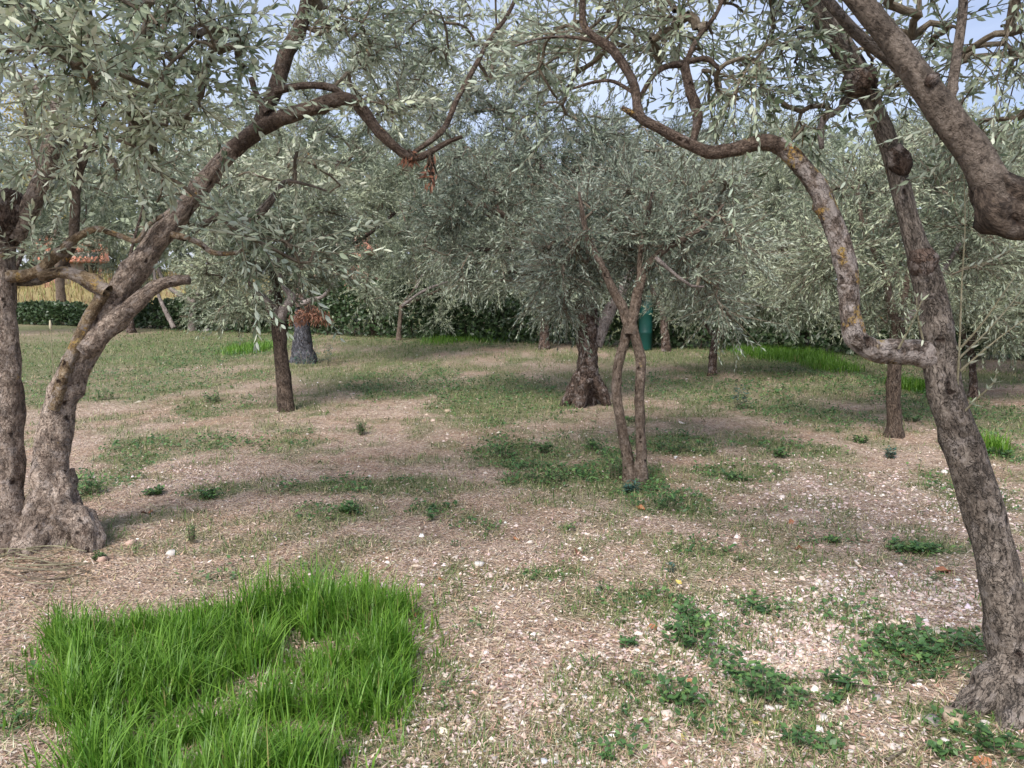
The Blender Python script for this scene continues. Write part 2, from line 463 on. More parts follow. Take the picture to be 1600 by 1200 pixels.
def ground_mat():
    m, n, l, b = new_mat('dry_orchard_soil')
    tc = n.new('ShaderNodeTexCoord')
    v = tc.outputs['Object']
    gr = attr(n, 'green').outputs['Fac']
    gold = attr(n, 'gold').outputs['Fac']
    f1 = noise(n, l, v, 1.1, 6, 0.6)
    f2 = noise(n, l, v, 38, 6, 0.7)
    f3 = noise(n, l, v, 150, 4, 0.7)
    r1 = ramp(n, [(0.36, (0.17, 0.12, 0.09)), (0.5, (0.40, 0.31, 0.245)), (0.62, (0.58, 0.475, 0.40))])
    l.new(f2, r1.inputs['Fac'])
    r2 = ramp(n, [(0.36, (0.92, 0.78, 0.64)), (0.5, (1, 0.95, 0.89)), (0.62, (1.15, 1.14, 1.13))])
    l.new(f1, r2.inputs['Fac'])
    c = mixc(n, l, 1.0, r1.outputs['Color'], r2.outputs['Color'], 'MULTIPLY')
    f4 = noise(n, l, v, 8, 9, 0.78)
    r4 = ramp(n, [(0.40, (0.50, 0.42, 0.34)), (0.5, (0.95, 0.92, 0.88)), (0.60, (1.16, 1.12, 1.08))]); l.new(f4, r4.inputs['Fac'])
    c = mixc(n, l, 1.0, c, r4.outputs['Color'], 'MULTIPLY')
    vo = n.new('ShaderNodeTexVoronoi'); vo.inputs['Scale'].default_value = 62
    l.new(v, vo.inputs['Vector'])
    sp = n.new('ShaderNodeSeparateColor'); l.new(vo.outputs['Color'], sp.inputs[0])
    rch = ramp(n, [(0.0, (0.16, 0.10, 0.075)), (0.35, (0.40, 0.30, 0.24)), (0.7, (0.54, 0.43, 0.36)), (1.0, (0.70, 0.62, 0.56))])
    l.new(sp.outputs[0], rch.inputs['Fac'])
    c = mixc(n, l, 0.4, c, rch.outputs['Color'])
    rg = ramp(n, [(0.3, (0.05, 0.085, 0.03)), (0.6, (0.13, 0.18, 0.06)), (0.8, (0.26, 0.27, 0.12))])
    l.new(f3, rg.inputs['Fac'])
    c = mixc(n, l, gr, c, rg.outputs['Color'])
    rgo = ramp(n, [(0.3, (0.26, 0.2, 0.09)), (0.7, (0.46, 0.38, 0.19))])
    l.new(f2, rgo.inputs['Fac'])
    c = mixc(n, l, gold, c, rgo.outputs['Color'])
    l.new(c, b.inputs['Base Color'])
    b.inputs['Roughness'].default_value = 0.95
    b.inputs['Specular IOR Level'].default_value = 0.15
    bp = n.new('ShaderNodeBump'); bp.inputs['Strength'].default_value = 1.0; bp.inputs['Distance'].default_value = 0.02
    ad = n.new('ShaderNodeMath'); ad.operation = 'ADD'
    l.new(f2, ad.inputs[0]); l.new(vo.outputs['Distance'], ad.inputs[1])
    l.new(ad.outputs[0], bp.inputs['Height']); l.new(bp.outputs['Normal'], b.inputs['Normal'])
    return m

gold = sstep(1.0, 4.0, fy - hedge_y(fx)) * 0.9 * sstep(-6, -12, fx)
ground = obj('ground', mesh('ground', gV, [gF], ground_mat(), {'green': green(fx, fy) * 0.75, 'gold': gold}, True), kind='structure',
             label='dry stony orchard floor with straw, gravel and green patches')

# ------------------------------------------------------------------ tubes for trunks, limbs and branches
def resample(P, R, step):
    """Catmull-Rom through the points, with radii"""
    P = np.asarray(P, float); R = np.asarray(R, float)
    Q = np.vstack([2 * P[0] - P[1], P, 2 * P[-1] - P[-2]])
    RR = np.concatenate([[R[0]], R, [R[-1]]])
    out, rad = [], []
    for i in range(1, len(Q) - 2):
        k = max(2, int(np.linalg.norm(Q[i + 1] - Q[i]) / step))
        for j in range(k):
            t = j / k
            a, b, c, d = Q[i - 1], Q[i], Q[i + 1], Q[i + 2]
            out.append(0.5 * (2 * b + (c - a) * t + (2 * a - 5 * b + 4 * c - d) * t * t + (3 * b - a - 3 * c + d) * t ** 3))
            s = t * t * (3 - 2 * t)
            rad.append(RR[i] * (1 - s) + RR[i + 1] * s)
    out.append(P[-1]); rad.append(R[-1])
    return np.array(out), np.array(rad)

def tube(P, R, sides, seed=0, rough=0.0, lobes=0.0, caps=True, step=None, knots=0, knot_attr=None):
    """returns V, quads, tris, bark coordinates"""
    if step:
        P, R = resample(P, R, step)
    P = np.asarray(P, float); R = np.asarray(R, float)
    T = norm(np.gradient(P, axis=0))
    n0 = np.cross(T[0], [0.0, 0.9, 0.43]); n0 = n0 / max(np.linalg.norm(n0), 1e-6)
    N = [n0]
    for i in range(1, len(P)):
        v = N[-1] - T[i] * np.dot(N[-1], T[i])
        N.append(v / max(np.linalg.norm(v), 1e-6))
    N = np.array(N); B = np.cross(T, N)
    a = np.linspace(0, 2 * np.pi, sides, endpoint=False)
    ca, sa = np.cos(a), np.sin(a)
    s = np.concatenate([[0], np.cumsum(np.linalg.norm(np.diff(P, axis=0), axis=1))])
    rm = max(np.median(R), 0.004)
    bk = np.stack([np.broadcast_to(ca * rm, (len(P), sides)), np.broadcast_to(sa * rm, (len(P), sides)), np.broadcast_to(s[:, None], (len(P), sides))], 2).reshape(-1, 3)
    bk = bk + np.array([seed * 1.37 % 9, seed * 2.11 % 7, seed * 0.77 % 5])
    k = np.ones((len(P), sides))
    if rough > 0:
        f1 = fbm(bk * np.array([1.1, 1.1, 0.75]) / max(rm, 0.02) * 0.75, seed, 3).reshape(len(P), sides)
        f2 = fbm(bk * np.array([30, 30, 7.0]), seed + 7, 2).reshape(len(P), sides)
        f3 = fbm(bk * np.array([22, 22, 16.0]), seed + 19, 2).reshape(len(P), sides)
        k = 1 + rough * ((f1 - 0.5) * 1.5 + (f2 - 0.5) * 1.3 + (f3 - 0.5) * 1.0)
    if lobes > 0:
        w = np.exp(-s / 0.22)[:, None]
        k = k + lobes * w * (np.sin(3 * a + seed)[None] * 0.55 + np.sin(5 * a + 2 * seed)[None] * 0.45 + (vnoise(bk * 14, seed + 3).reshape(len(P), sides) - 0.5))
    kd = np.zeros((len(P), sides))
    if knots:
        kr = np.random.default_rng(seed + 901)
        for q in range(knots):
            s0 = kr.uniform(.08, .97) * s[-1]; a0 = kr.uniform(0, 2 * np.pi)
            rl = np.interp(s0, s, R); wk = rl * kr.uniform(.35, .7)
            da = np.abs((a - a0 + np.pi) % (2 * np.pi) - np.pi)
            d2 = ((s - s0)[:, None] / wk) ** 2 + (da[None] * rl / wk) ** 2
            g_ = np.exp(-d2 * 1.4)
            k = k + kr.uniform(.12, .34) * g_
            kd = np.maximum(kd, kr.uniform(.3, 1) * np.exp(-d2 * 4.5))
    if knot_attr is not None: knot_attr.append(np.concatenate([kd.ravel(), [0.0]] if caps else [kd.ravel()]))
    rr = R[:, None] * k
    V = P[:, None] + N[:, None] * (ca * rr)[..., None] + B[:, None] * (sa * rr)[..., None]
    V = V.reshape(-1, 3)
    i = np.arange(len(P) - 1)[:, None] * sides; j = np.arange(sides)[None]
    j2 = (j + 1) % sides
    Q = np.stack([i + j, i + j2, i + sides + j2, i + sides + j], 2).reshape(-1, 4)
    tris = np.zeros((0, 3), int)
    if caps:
        e = len(V)
        V = np.vstack([V, P[-1] + T[-1] * R[-1] * 0.35])
        bk = np.vstack([bk, bk[-1]])
        o = (len(P) - 1) * sides
        jj = np.arange(sides)
        tris = np.stack([o + jj, o + (jj + 1) % sides, np.full(sides, e)], 1)
    return V, Q, tris, bk

class Soup:
    """collects tubes into one mesh"""
    def __init__(self):
        self.V, self.Q, self.T, self.B, self.n = [], [], [], [], 0
    def add(self, V, Q, T, B):
        self.V.append(V); self.Q.append(Q + self.n)
        if len(T): self.T.append(T + self.n)
        self.B.append(B); self.n += len(V)
    def build(self, name, mat, base):
        fs = [np.concatenate(self.Q)]
        if self.T: fs.append(np.concatenate(self.T))
        return mesh(name, np.concatenate(self.V) - base, fs, mat, {'bk': np.concatenate(self.B)}, True)

# ------------------------------------------------------------------ leaves and sprays
def make_spray(r, n_pairs, length, broad=1.0):
    """one olive twig: leaf origins, directions, normals, sizes and the twig line (grows along +Z)"""
    bend = r.normal(0, 0.35, 2)
    s = np.linspace(0, 1, 6)
    line = np.stack([bend[0] * s ** 2 * length * 0.6, bend[1] * s ** 2 * length * 0.6, s * length], 1)
    P, D, N, S = [], [], [], []
    for k in range(n_pairs):
        u = (k + 1.0) / (n_pairs + 0.3)
        p = np.array([np.interp(u, s, line[:, c]) for c in range(3)])
        tdir = norm(np.array([2 * bend[0] * u * 0.6, 2 * bend[1] * u * 0.6, 1.0]))
        az = (k % 2) * np.pi / 2 + r.normal(0, 0.35)
        for side in (0, 1):
            if r.random() < 0.08: continue
            a = az + side * np.pi + r.normal(0, 0.2)
            rad = np.array([math.cos(a), math.sin(a), 0.0])
            ang = np.clip(r.normal(0.95 - 0.45 * u, 0.2), 0.2, 1.5)
            d = norm(tdir * math.cos(ang) + rad * math.sin(ang))
            nn = norm(tdir * math.sin(ang) - rad * math.cos(ang) + r.normal(0, 0.25, 3))
            P.append(p); D.append(d); N.append(nn); S.append(r.uniform(0.72, 1.12) * (1.0 - 0.25 * max(0, u - 0.8) / 0.2))
    P.append(line[-1]); D.append(norm(line[-1] - line[-2])); N.append(norm(r.normal(0, 1, 3))); S.append(0.7)
    return tuple(np.array(x) for x in (P, D, N, S)) + (line,)

SPRAYS = [make_spray(np.random.default_rng(100 + i), 11 + i % 4, 0.30 + 0.03 * (i % 4)) for i in range(14)]
LEAF8_V = np.array([(0, 0, 0), (-.5, .3, .10), (0, .3, -.03), (.5, .3, .10), (-.42, .66, .10), (0, .66, -.03), (.42, .66, .10), (0, 1, .0)])
LEAF8_F = np.array([(0, 2, 1), (0, 3, 2), (1, 2, 4), (2, 5, 4), (2, 3, 5), (3, 6, 5), (4, 5, 7), (5, 6, 7)])
LEAF2_V = np.array([(0, 0, 0), (-.5, .48, .12), (.5, .48, .12), (0, 1, 0)])
LEAF2_F = np.array([(0, 3, 1), (0, 2, 3)])

def leaves_mesh(name, P, D, N, L, Wd, tint, mat, base, detail, rr, curl=0.12):
    TV, TF = (LEAF8_V, LEAF8_F) if detail else (LEAF2_V, LEAF2_F)
    D = norm(D); X = norm(np.cross(D, N)); N = np.cross(X, D)
    n = len(P)
    cu = rr.normal(0.02, curl, n)
    x = TV[None, :, 0] * Wd[:, None]; y = TV[None, :, 1] * L[:, None]
    z = TV[None, :, 2] * Wd[:, None] - cu[:, None] * L[:, None] * TV[None, :, 1] ** 2
    V = P[:, None] + X[:, None] * x[..., None] + D[:, None] * y[..., None] + N[:, None] * z[..., None]
    F = (np.arange(n)[:, None, None] * len(TV) + TF[None]).reshape(-1, 3)
    return mesh(name, V.reshape(-1, 3) - base, [F], mat, {'tint': np.repeat(tint, len(TV))}, detail)

LEAF_PIECES = {}
def leaf_piece(mat):
    """a handful of single leaf meshes shared by all leaves that are objects of their own"""
    if mat.name not in LEAF_PIECES:
        r = np.random.default_rng(5)
        out = []
        for k in range(8):
            V = LEAF8_V * np.array([0.21, 1, 0.21])
            V[:, 2] -= r.normal(0.02, 0.12) * V[:, 1] ** 2
            out.append(mesh('leaf', V, [LEAF8_F], mat, {'tint': np.full(len(V), 0.1 + 0.8 * k / 7)}, True))
        LEAF_PIECES[mat.name] = out
    return LEAF_PIECES[mat.name]

def crown(root, base, skel, blobs, n_sprays, mat, leaf_len, detail, seed, singles=0, up=0.1, tint_bias=0.0, twig_r=1.0, spray_scale=1.0, fray=1.0):
    """branchlets grown from the limbs (skel: points) into the blobs, with sprays of leaves on them"""
    r = np.random.default_rng(seed)
    nodes = []
    for (c, rad, cnt) in blobs:
        d = norm(r.normal(0, 1, (cnt, 3))) * (r.random((cnt, 1)) ** 0.45)
        nodes.append(c + d * rad)
    nodes = np.concatenate(nodes)
    nodes = nodes[nodes[:, 2] > 0.35]
    dist = np.array([np.min(np.linalg.norm(skel - p, axis=1)) for p in nodes])
    nodes = nodes[np.argsort(dist)]
    pts = list(skel); par = [-1] * len(skel); ns = len(skel)
    arr = np.zeros((ns + len(nodes), 3)); arr[:ns] = skel
    m = ns
    for p in nodes:
        dd = np.linalg.norm(arr[:m] - p, axis=1)
        dd[:ns] *= 1.25
        par.append(int(np.argmin(dd)))
        arr[m] = p; m += 1
    cnt = np.ones(m)
    for i in range(m - 1, ns - 1, -1):
        if par[i] >= 0: cnt[par[i]] += cnt[i]
    soup = Soup()
    segs = []
    cen = np.mean(nodes, axis=0)
    for i in range(ns, m):
        a, b = arr[par[i]], arr[i]
        ln = np.linalg.norm(b - a)
        if ln < 0.02: continue
        k = 5
        t = np.linspace(0, 1, k)[:, None]
        bow = r.normal(0, 0.10, 3) * ln + np.array([0, 0, 0.10 * ln])
        line = a + (b - a) * t + bow * (4 * t * (1 - t)) + np.vstack([np.zeros(3), r.normal(0, 0.025 * ln, (k - 2, 3)), np.zeros(3)])
        r1 = 0.0032 + 0.0019 * cnt[i] ** 0.55
        r0 = 0.0032 + 0.0019 * (cnt[i] + 1) ** 0.55
        soup.add(*tube(line, np.linspace(r0, r1, k) * twig_r, 5 if detail else 4, i, 0.0, 0.0, False))
        segs.append((a, b, line, ln))
    # sprays
    lens = np.array([s[3] for s in segs]); w = lens / lens.sum()
    si = r.choice(len(segs), n_sprays, p=w)
    u = r.uniform(0.15, 1.0, n_sprays) ** 0.75
    A = np.array([s[0] for s in segs])[si]; Bp = np.array([s[1] for s in segs])[si]
    LN = np.array([s[2] for s in segs])[si]
    f = u * 4; i0 = np.minimum(f.astype(int), 3); fr = (f - i0)[:, None]
    q = np.arange(n_sprays)
    O = LN[q, i0] * (1 - fr) + LN[q, i0 + 1] * fr
    dirs = norm(norm(Bp - A) * 0.55 + r.normal(0, 0.62 * fray, (n_sprays, 3)) + norm(O - cen) * 0.35 + np.array([0, 0, up]))
    ref = norm(r.normal(0, 1, (n_sprays, 3)))
    X = norm(np.cross(dirs, ref)); Y = np.cross(dirs, X)
    M = np.stack([X, Y, dirs], 2)                       # columns
    sc = r.uniform(0.75, 1.3, n_sprays) * spray_scale
    which = r.integers(0, len(SPRAYS), n_sprays)
    clump = fbm(O * 1.7, seed + 17, 2)                   # leaves of one bough share a tone
    P, D, N, L, T = [], [], [], [], []
    for k in range(len(SPRAYS)):
        idx = np.where(which == k)[0]
        if not len(idx): continue
        p, d, nn, s, line = SPRAYS[k]
        P.append((O[idx][:, None] + np.einsum('nij,kj->nki', M[idx], p) * sc[idx][:, None, None]).reshape(-1, 3))
        D.append(np.einsum('nij,kj->nki', M[idx], d).reshape(-1, 3))
        N.append(np.einsum('nij,kj->nki', M[idx], nn).reshape(-1, 3))
        L.append((s[None] * np.sqrt(sc[idx] / spray_scale)[:, None] * leaf_len).ravel())
        T.append(np.repeat(clump[idx], len(p)))
        ln = np.einsum('nij,kj->nki', M[idx], line) * sc[idx][:, None, None] + O[idx][:, None]
        rad = np.linspace(0.0028, 0.0011, 6) * twig_r
        ca = np.array([0, 2.094, 4.189])
        ring = (np.cos(ca)[None, :, None] * X[idx][:, None] + np.sin(ca)[None, :, None] * Y[idx][:, None])
        tv = ln[:, ::5][:, :, None] + ring[:, None] * rad[[0, 5]][None, :, None, None] if not detail else ln[:, :, None] + ring[:, None] * rad[None, :, None, None]
        kk = tv.shape[1]
        nn_ = len(idx)
        bq = (np.arange(nn_)[:, None, None] * kk * 3 + np.arange(kk - 1)[None, :, None] * 3)
        j = np.arange(3)[None, None]; j2 = (j + 1) % 3
        Q = np.stack([bq + j, bq + j2, bq + 3 + j2, bq + 3 + j], 3).reshape(-1, 4)
        tvf = tv.reshape(-1, 3)
        if spray_scale < 1.3: soup.add(tvf, Q, np.zeros((0, 3), int), tvf * 0.5)
    P, D, N, L, T = (np.concatenate(x) for x in (P, D, N, L, T))
    D = norm(D + r.normal(0, 0.12, D.shape) + np.array([0, 0, -0.10]))
    N = norm(N + r.normal(0, 0.25, N.shape))
    flip = (N[:, 2] < -0.1) & (r.random(len(N)) < 0.55)
    N[flip] *= -1
    tint = np.clip(0.5 + (T - 0.5) * 1.8 + r.normal(0, 0.24, len(P)) + tint_bias, 0, 1)  # natural leaf tone variation, widened to put light-dark depth into the colour
    Wd = L * (r.uniform(0.22, 0.34, len(P)) if detail else r.uniform(0.20, 0.30, len(P)))
    obj('twigs', soup.build('twigs', TWIG, base), root, kind='stuff')
    keep = np.linalg.norm(P - CAM, axis=1) > 1.45
    P, D, N, L, Wd, tint = (x[keep] for x in (P, D, N, L, Wd, tint))
    single = np.zeros(len(P), bool)
    if singles:
        rel = P - CAM
        c_, s_ = math.cos(PITCH), math.sin(PITCH)
        dep = rel[:, 1] * c_ - rel[:, 2] * s_
        uu = rel[:, 0] / np.maximum(dep, .1) * FPX + 800
        vv = 600 - (rel[:, 1] * s_ + rel[:, 2] * c_) / np.maximum(dep, .1) * FPX
        size = L / np.maximum(dep, .1) * np.sqrt(1 - np.clip(np.sum(D * norm(rel), 1) ** 2, 0, .99))
        size[(uu < 0) | (uu > 1600) | (vv < 0) | (vv > 1200) | (dep < 0.5)] = 0
        single[np.argsort(-size)[:singles]] = True
        single &= size > 0
    rest = ~single
    cr = obj('crown', leaves_mesh('crown', P[rest], D[rest], N[rest], L[rest], Wd[rest], tint[rest], mat, base, detail, r), root, kind='stuff')
    if singles:
        pieces = leaf_piece(mat)
        for i in np.where(single)[0]:
            d = D[i]; x = norm(np.cross(d, N[i])); nz = np.cross(x, d)
            o = bpy.data.objects.new('leaf', pieces[int(tint[i] * 7.99)])
            COL.objects.link(o)
            mt = Matrix(((x[0], d[0], nz[0], P[i][0] - base[0]), (x[1], d[1], nz[1], P[i][1] - base[1]), (x[2], d[2], nz[2], P[i][2] - base[2]), (0, 0, 0, 1)))
            o.parent = cr
            o.matrix_local = mt @ Matrix.Scale(L[i], 4)
    return cr

def blob(px, py, t, rx, ry, rz, cnt):
    """a leafy mass centred at pixel (px, py), t metres away; half sizes rx, ry in pixels, rz in metres of depth"""
    return (W(px, py, t), np.array([rx * t / FPX, rz, ry * t / FPX]), cnt)

def path(pts, t=None, ws=1.0):
    """pixel path -> world points and radii: (px, py, width_px[, t])"""
    P, R = [], []
    for p in pts:
        tt = p[3] if len(p) > 3 else t
        P.append(W(p[0], p[1], tt)); R.append(p[2] * 0.5 * tt / FPX * ws)
    return np.array(P), np.array(R)

SEED = [3]
def build_tree(label, base_px, trunks, limbs, blobs, n_sprays, leafmat, leaf_len, detail, singles=0, up=0.1, tint_bias=0.0,
               group='olive trees of the grove', name='olive_tree', lobes=0.3, rough=0.22, spray_scale=1.0, cat='tree', fray=1.0, twig_r=1.0, wscale=0.86):
    """trunks / limbs: (points px path, depth t, material, dict(label=...))"""
    b, t0 = base_px
    base = np.array([b[0], b[1], float(gz(b[0], b[1])[0])])
    root = obj(name, None, loc=base, label=label, cat=cat, group=group)
    root.empty_display_size = 0.3
    skel = []
    for kind, lst in (('trunk', trunks), ('limb', limbs)):
        for it in lst:
            pts, t, mat = it[0], it[1], it[2]
            opt = it[3] if len(it) > 3 else {}
            P, R = path(pts, t, opt.get('ws', wscale))
            SEED[0] += 1
            if kind == 'trunk' and not opt.get('hung'):
                g0 = float(gz(P[0][0], P[0][1])[0])
                P = np.vstack([[P[0][0], P[0][1], g0 - 0.12], P]); R = np.concatenate([[R[0] * 1.12], R])
            near = np.min(P[:, 1]) < 7
            sides = 24 if (near and R.max() > 0.03) else (14 if R.max() > 0.03 else 8)
            step = max(0.012 if near else 0.03, R.max() * 0.24)
            ka = []
            V, Q, T, B = tube(P, R, sides, SEED[0], opt.get('rough', rough), (opt.get('lobes', lobes) if kind == 'trunk' and not opt.get('hung') else 0), True, step, opt.get('knots', 5 if near else 2), ka)
            me = mesh(kind, V - base, [Q, T] if len(T) else [Q], mat, {'bk': B, 'knot': ka[0]}, True)
            o = obj(opt.get('name', kind), me, root)
            if opt.get('label'): o['label'] = opt['label']
            Ps, _ = resample(P, R, 0.12)
            if kind == 'limb' or not limbs:
                skel.append(Ps[len(Ps) // 4:]) if opt.get('name') not in ('root', 'burl') else None
            else:
                skel.append(Ps[int(len(Ps) * 0.75):])
    skel = np.concatenate(skel)
    cr = crown(root, base, skel, blobs, n_sprays, leafmat, leaf_len, detail, SEED[0] + 50, singles, up, tint_bias, twig_r * (1.0 if detail else 1.35), spray_scale, fray)
    return root, base, cr

def blades_mesh(name, P, H, Wd, lean, az, tint, mat, base, segs=3):
    """grass blades: P base points, lean = sideways reach as a share of the height"""
    n = len(P)
    u = np.linspace(0, 1, segs + 1)
    dx, dy = np.cos(az), np.sin(az)
    reach = (lean * H)[:, None] * u[None] ** 2
    z = H[:, None] * (u[None] - 0.22 * np.minimum(lean, 1.6)[:, None] * u[None] ** 2.5)
    C = P[:, None] + np.stack([dx[:, None] * reach, dy[:, None] * reach, z], 2)
    side = np.stack([-dy, dx, np.zeros(n)], 1)
    w = Wd[:, None] * (1 - u[None] ** 1.6) * 0.5
    Lf = C[:, :-1] - side[:, None] * w[:, :-1, None]
    Rt = C[:, :-1] + side[:, None] * w[:, :-1, None]
    V = np.concatenate([np.stack([Lf, Rt], 2).reshape(n, -1, 3), C[:, -1:]], 1)
    m = V.shape[1]
    b = np.arange(n)[:, None] * m
    Q = np.concatenate([np.stack([b + 2 * k, b + 2 * k + 1, b + 2 * k + 3, b + 2 * k + 2], 2).reshape(-1, 4) for k in range(segs - 1)]) if segs > 1 else np.zeros((0, 4), int)
    k = segs - 1
    T = np.stack([b + 2 * k, b + 2 * k + 1, b + m - 1], 2).reshape(-1, 3)
    at = {'tint': np.repeat(tint, m)} if tint.ndim == 1 else {'col': np.repeat(tint, m, axis=0)}
    return mesh(name, V.reshape(-1, 3) - base, [Q, T] if len(Q) else [T], mat, at, True)

def palette(r, n, cols, weights, jit=.12):
    c = np.array(cols)[r.choice(len(cols), n, p=np.array(weights) / np.sum(weights))]
    return np.clip(c * (1 + r.normal(0, jit, (n, 1))) * (1 + r.normal(0, .04, (n, 3))), 0.005, .95)


#@@TREES
# ------------------------------------------------------------------ the olive trees
g_t1 = G(88, 850)
t1, b1, c1 = build_tree(
    'old olive at the photo\'s left edge with two pitted pinkish trunks', g_t1,
    [([(84, 856, 120), (84, 820, 96), (82, 770, 80), (80, 715, 74), (92, 640, 70), (120, 570, 66), (158, 505, 62), (184, 462, 58), (205, 432, 56),
       (250, 370, 52), (300, 310, 45), (345, 255, 40), (385, 215, 36)], 4.5, BARK_PINK, dict(lobes=0.34, knots=12, ws=.68, label='leaning pinkish trunk with a flared lumpy foot')),
     ([(2, 862, 120), (4, 800, 92), (8, 720, 66), (10, 630, 62), (7, 540, 54), (4, 460, 48), (2, 400, 46), (4, 345, 58), (14, 318, 60), (16, 300, 40)], 4.45, BARK_PINK,
      dict(knots=14, label='upright trunk cut by the photo\'s edge, ending in a knobbly burl'))],
    [([(365, 235, 36, 4.5), (400, 205, 34, 4.5), (430, 188, 32, 4.5), (480, 172, 30, 4.45), (530, 155, 28, 4.4), (560, 165, 25, 4.4), (592, 205, 22, 4.4), (625, 236, 18, 4.4), (652, 246, 14, 4.4), (700, 222, 10, 4.4), (722, 214, 8, 4.4)], 4.5, BARK_BRANCH),
     ([(398, 210, 24), (414, 176, 30), (430, 140, 30), (444, 90, 30), (464, 55, 31), (474, 28, 28), (480, -20, 22), (470, -70, 16)], 4.5, BARK_BRANCH),
     ([(418, 175, 14), (402, 150, 12), (392, 122, 13)], 4.45, BARK_BRANCH),
     ([(430, 142, 16), (475, 134, 15), (520, 138, 15), (545, 158, 16), (562, 166, 18)], 4.4, BARK_BRANCH),
     ([(640, 243, 9), (690, 205, 12), (712, 160, 11), (738, 112, 10), (765, 62, 9), (795, 20, 8), (815, -30, 6)], 4.4, BARK_BRANCH),
     ([(132, 548, 50), (172, 508, 46), (205, 480, 40), (240, 450, 30), (268, 440, 25), (296, 437, 21)], 4.45, BARK_PINK, dict(ws=.68, label='grey spotted sawn-off branch stub')),
     ([(88, 740, 56, 4.5), (106, 792, 62, 4.48), (122, 815, 56, 4.46), (134, 832, 50, 4.44), (140, 852, 44, 4.42), (142, 870, 40, 4.4)], 4.42, BARK_PINK, dict(name='root', rough=0.7, knots=8, label='lumpy root flare')),
     ([(70, 770, 50, 4.5), (58, 815, 60, 4.46), (46, 850, 66, 4.4), (36, 878, 56, 4.34)], 4.32, BARK_PINK, dict(name='root', rough=0.7, knots=8)),
     ([(84, 640, 30), (104, 578, 30), (128, 520, 30), (150, 478, 30), (166, 452, 32)], 4.42, BARK_MOSSY, dict(ws=.62, label='mossy side stem running up the trunk')),
     ([(168, 456, 30), (142, 440, 27), (112, 428, 25), (84, 426, 22), (62, 432, 18)], 4.38, BARK_MOSSY, dict(label='lichen-covered branch reaching towards the upright trunk')),
     ([(0, 392, 44, 4.46), (8, 345, 70, 4.43), (14, 315, 62, 4.43), (18, 298, 30, 4.43)], 4.43, BARK_OLD, dict(name='burl', rough=0.5, knots=8, label='knobbly reddish burl on the upright trunk')),
     ([(14, 432, 24), (40, 430, 23), (66, 420, 22), (90, 398, 20), (118, 372, 17), (150, 358, 13), (186, 368, 11), (214, 376, 10), (232, 352, 9), (255, 336, 8)], 4.4, BARK_MOSSY, dict(label='yellow-lichened branch bridging both trunks')),
     ([(18, 440, 18), (50, 441, 16), (80, 432, 14), (102, 412, 12)], 4.55, BARK_GREY),
     ([(20, 372, 40), (44, 330, 38), (65, 280, 36), (84, 222, 33), (96, 190, 29), (76, 160, 25), (46, 130, 22), (10, 112, 18), (-30, 100, 14)], 4.45, BARK_PINK),
     ([(98, 415, 14), (114, 375, 19), (119, 290, 18), (130, 236, 21), (112, 212, 16), (96, 170, 14), (90, 125, 11), (88, 60, 8)], 4.5, BARK_SMOOTH),
     ([(132, 240, 16), (156, 222, 15), (178, 214, 13), (196, 206, 10), (165, 164, 6)], 4.5, BARK_SMOOTH),
     ([(268, 366, 14), (308, 378, 12), (332, 394, 11), (364, 396, 9), (384, 388, 6)], 4.45, BARK_MOSSY),
     ([(300, 362, 13), (326, 346, 15), (352, 334, 15), (382, 346, 16), (408, 330, 17), (430, 305, 15), (446, 284, 10), (478, 288, 6), (510, 298, 5)], 4.7, BARK_GREY)],
    [blob(70, 60, 3.3, 120, 90, 0.7, 26), blob(200, 80, 2.9, 130, 100, 0.6, 34), blob(310, 60, 3.2, 100, 80, 0.6, 22), blob(230, 185, 3.5, 90, 55, 0.4, 16), blob(270, 260, 5.0, 120, 60, 0.5, 14), blob(90, 300, 5.1, 90, 60, 0.4, 10),
     blob(480, 260, 5.0, 90, 50, 0.4, 8), blob(40, 200, 4.2, 70, 70, 0.5, 10), blob(520, 50, 4.5, 110, 80, 0.6, 22), blob(640, 70, 4.8, 110, 80, 0.6, 18),
     blob(760, 80, 4.9, 90, 80, 0.6, 10), blob(600, 170, 4.7, 90, 60, 0.5, 14), blob(460, 380, 3.4, 55, 40, 0.3, 5), blob(330, 330, 4.6, 60, 40, 0.4, 7),
     blob(250, -90, 3.4, 300, 90, 0.9, 26), blob(600, -80, 4.4, 260, 90, 0.9, 18), blob(-120, 120, 3.9, 120, 180, 0.7, 14), blob(30, 395, 4.3, 40, 25, 0.3, 3)],
    1150, LEAF_NEAR, 0.054, True, 300, 0.12, 0.1, wscale=0.78)

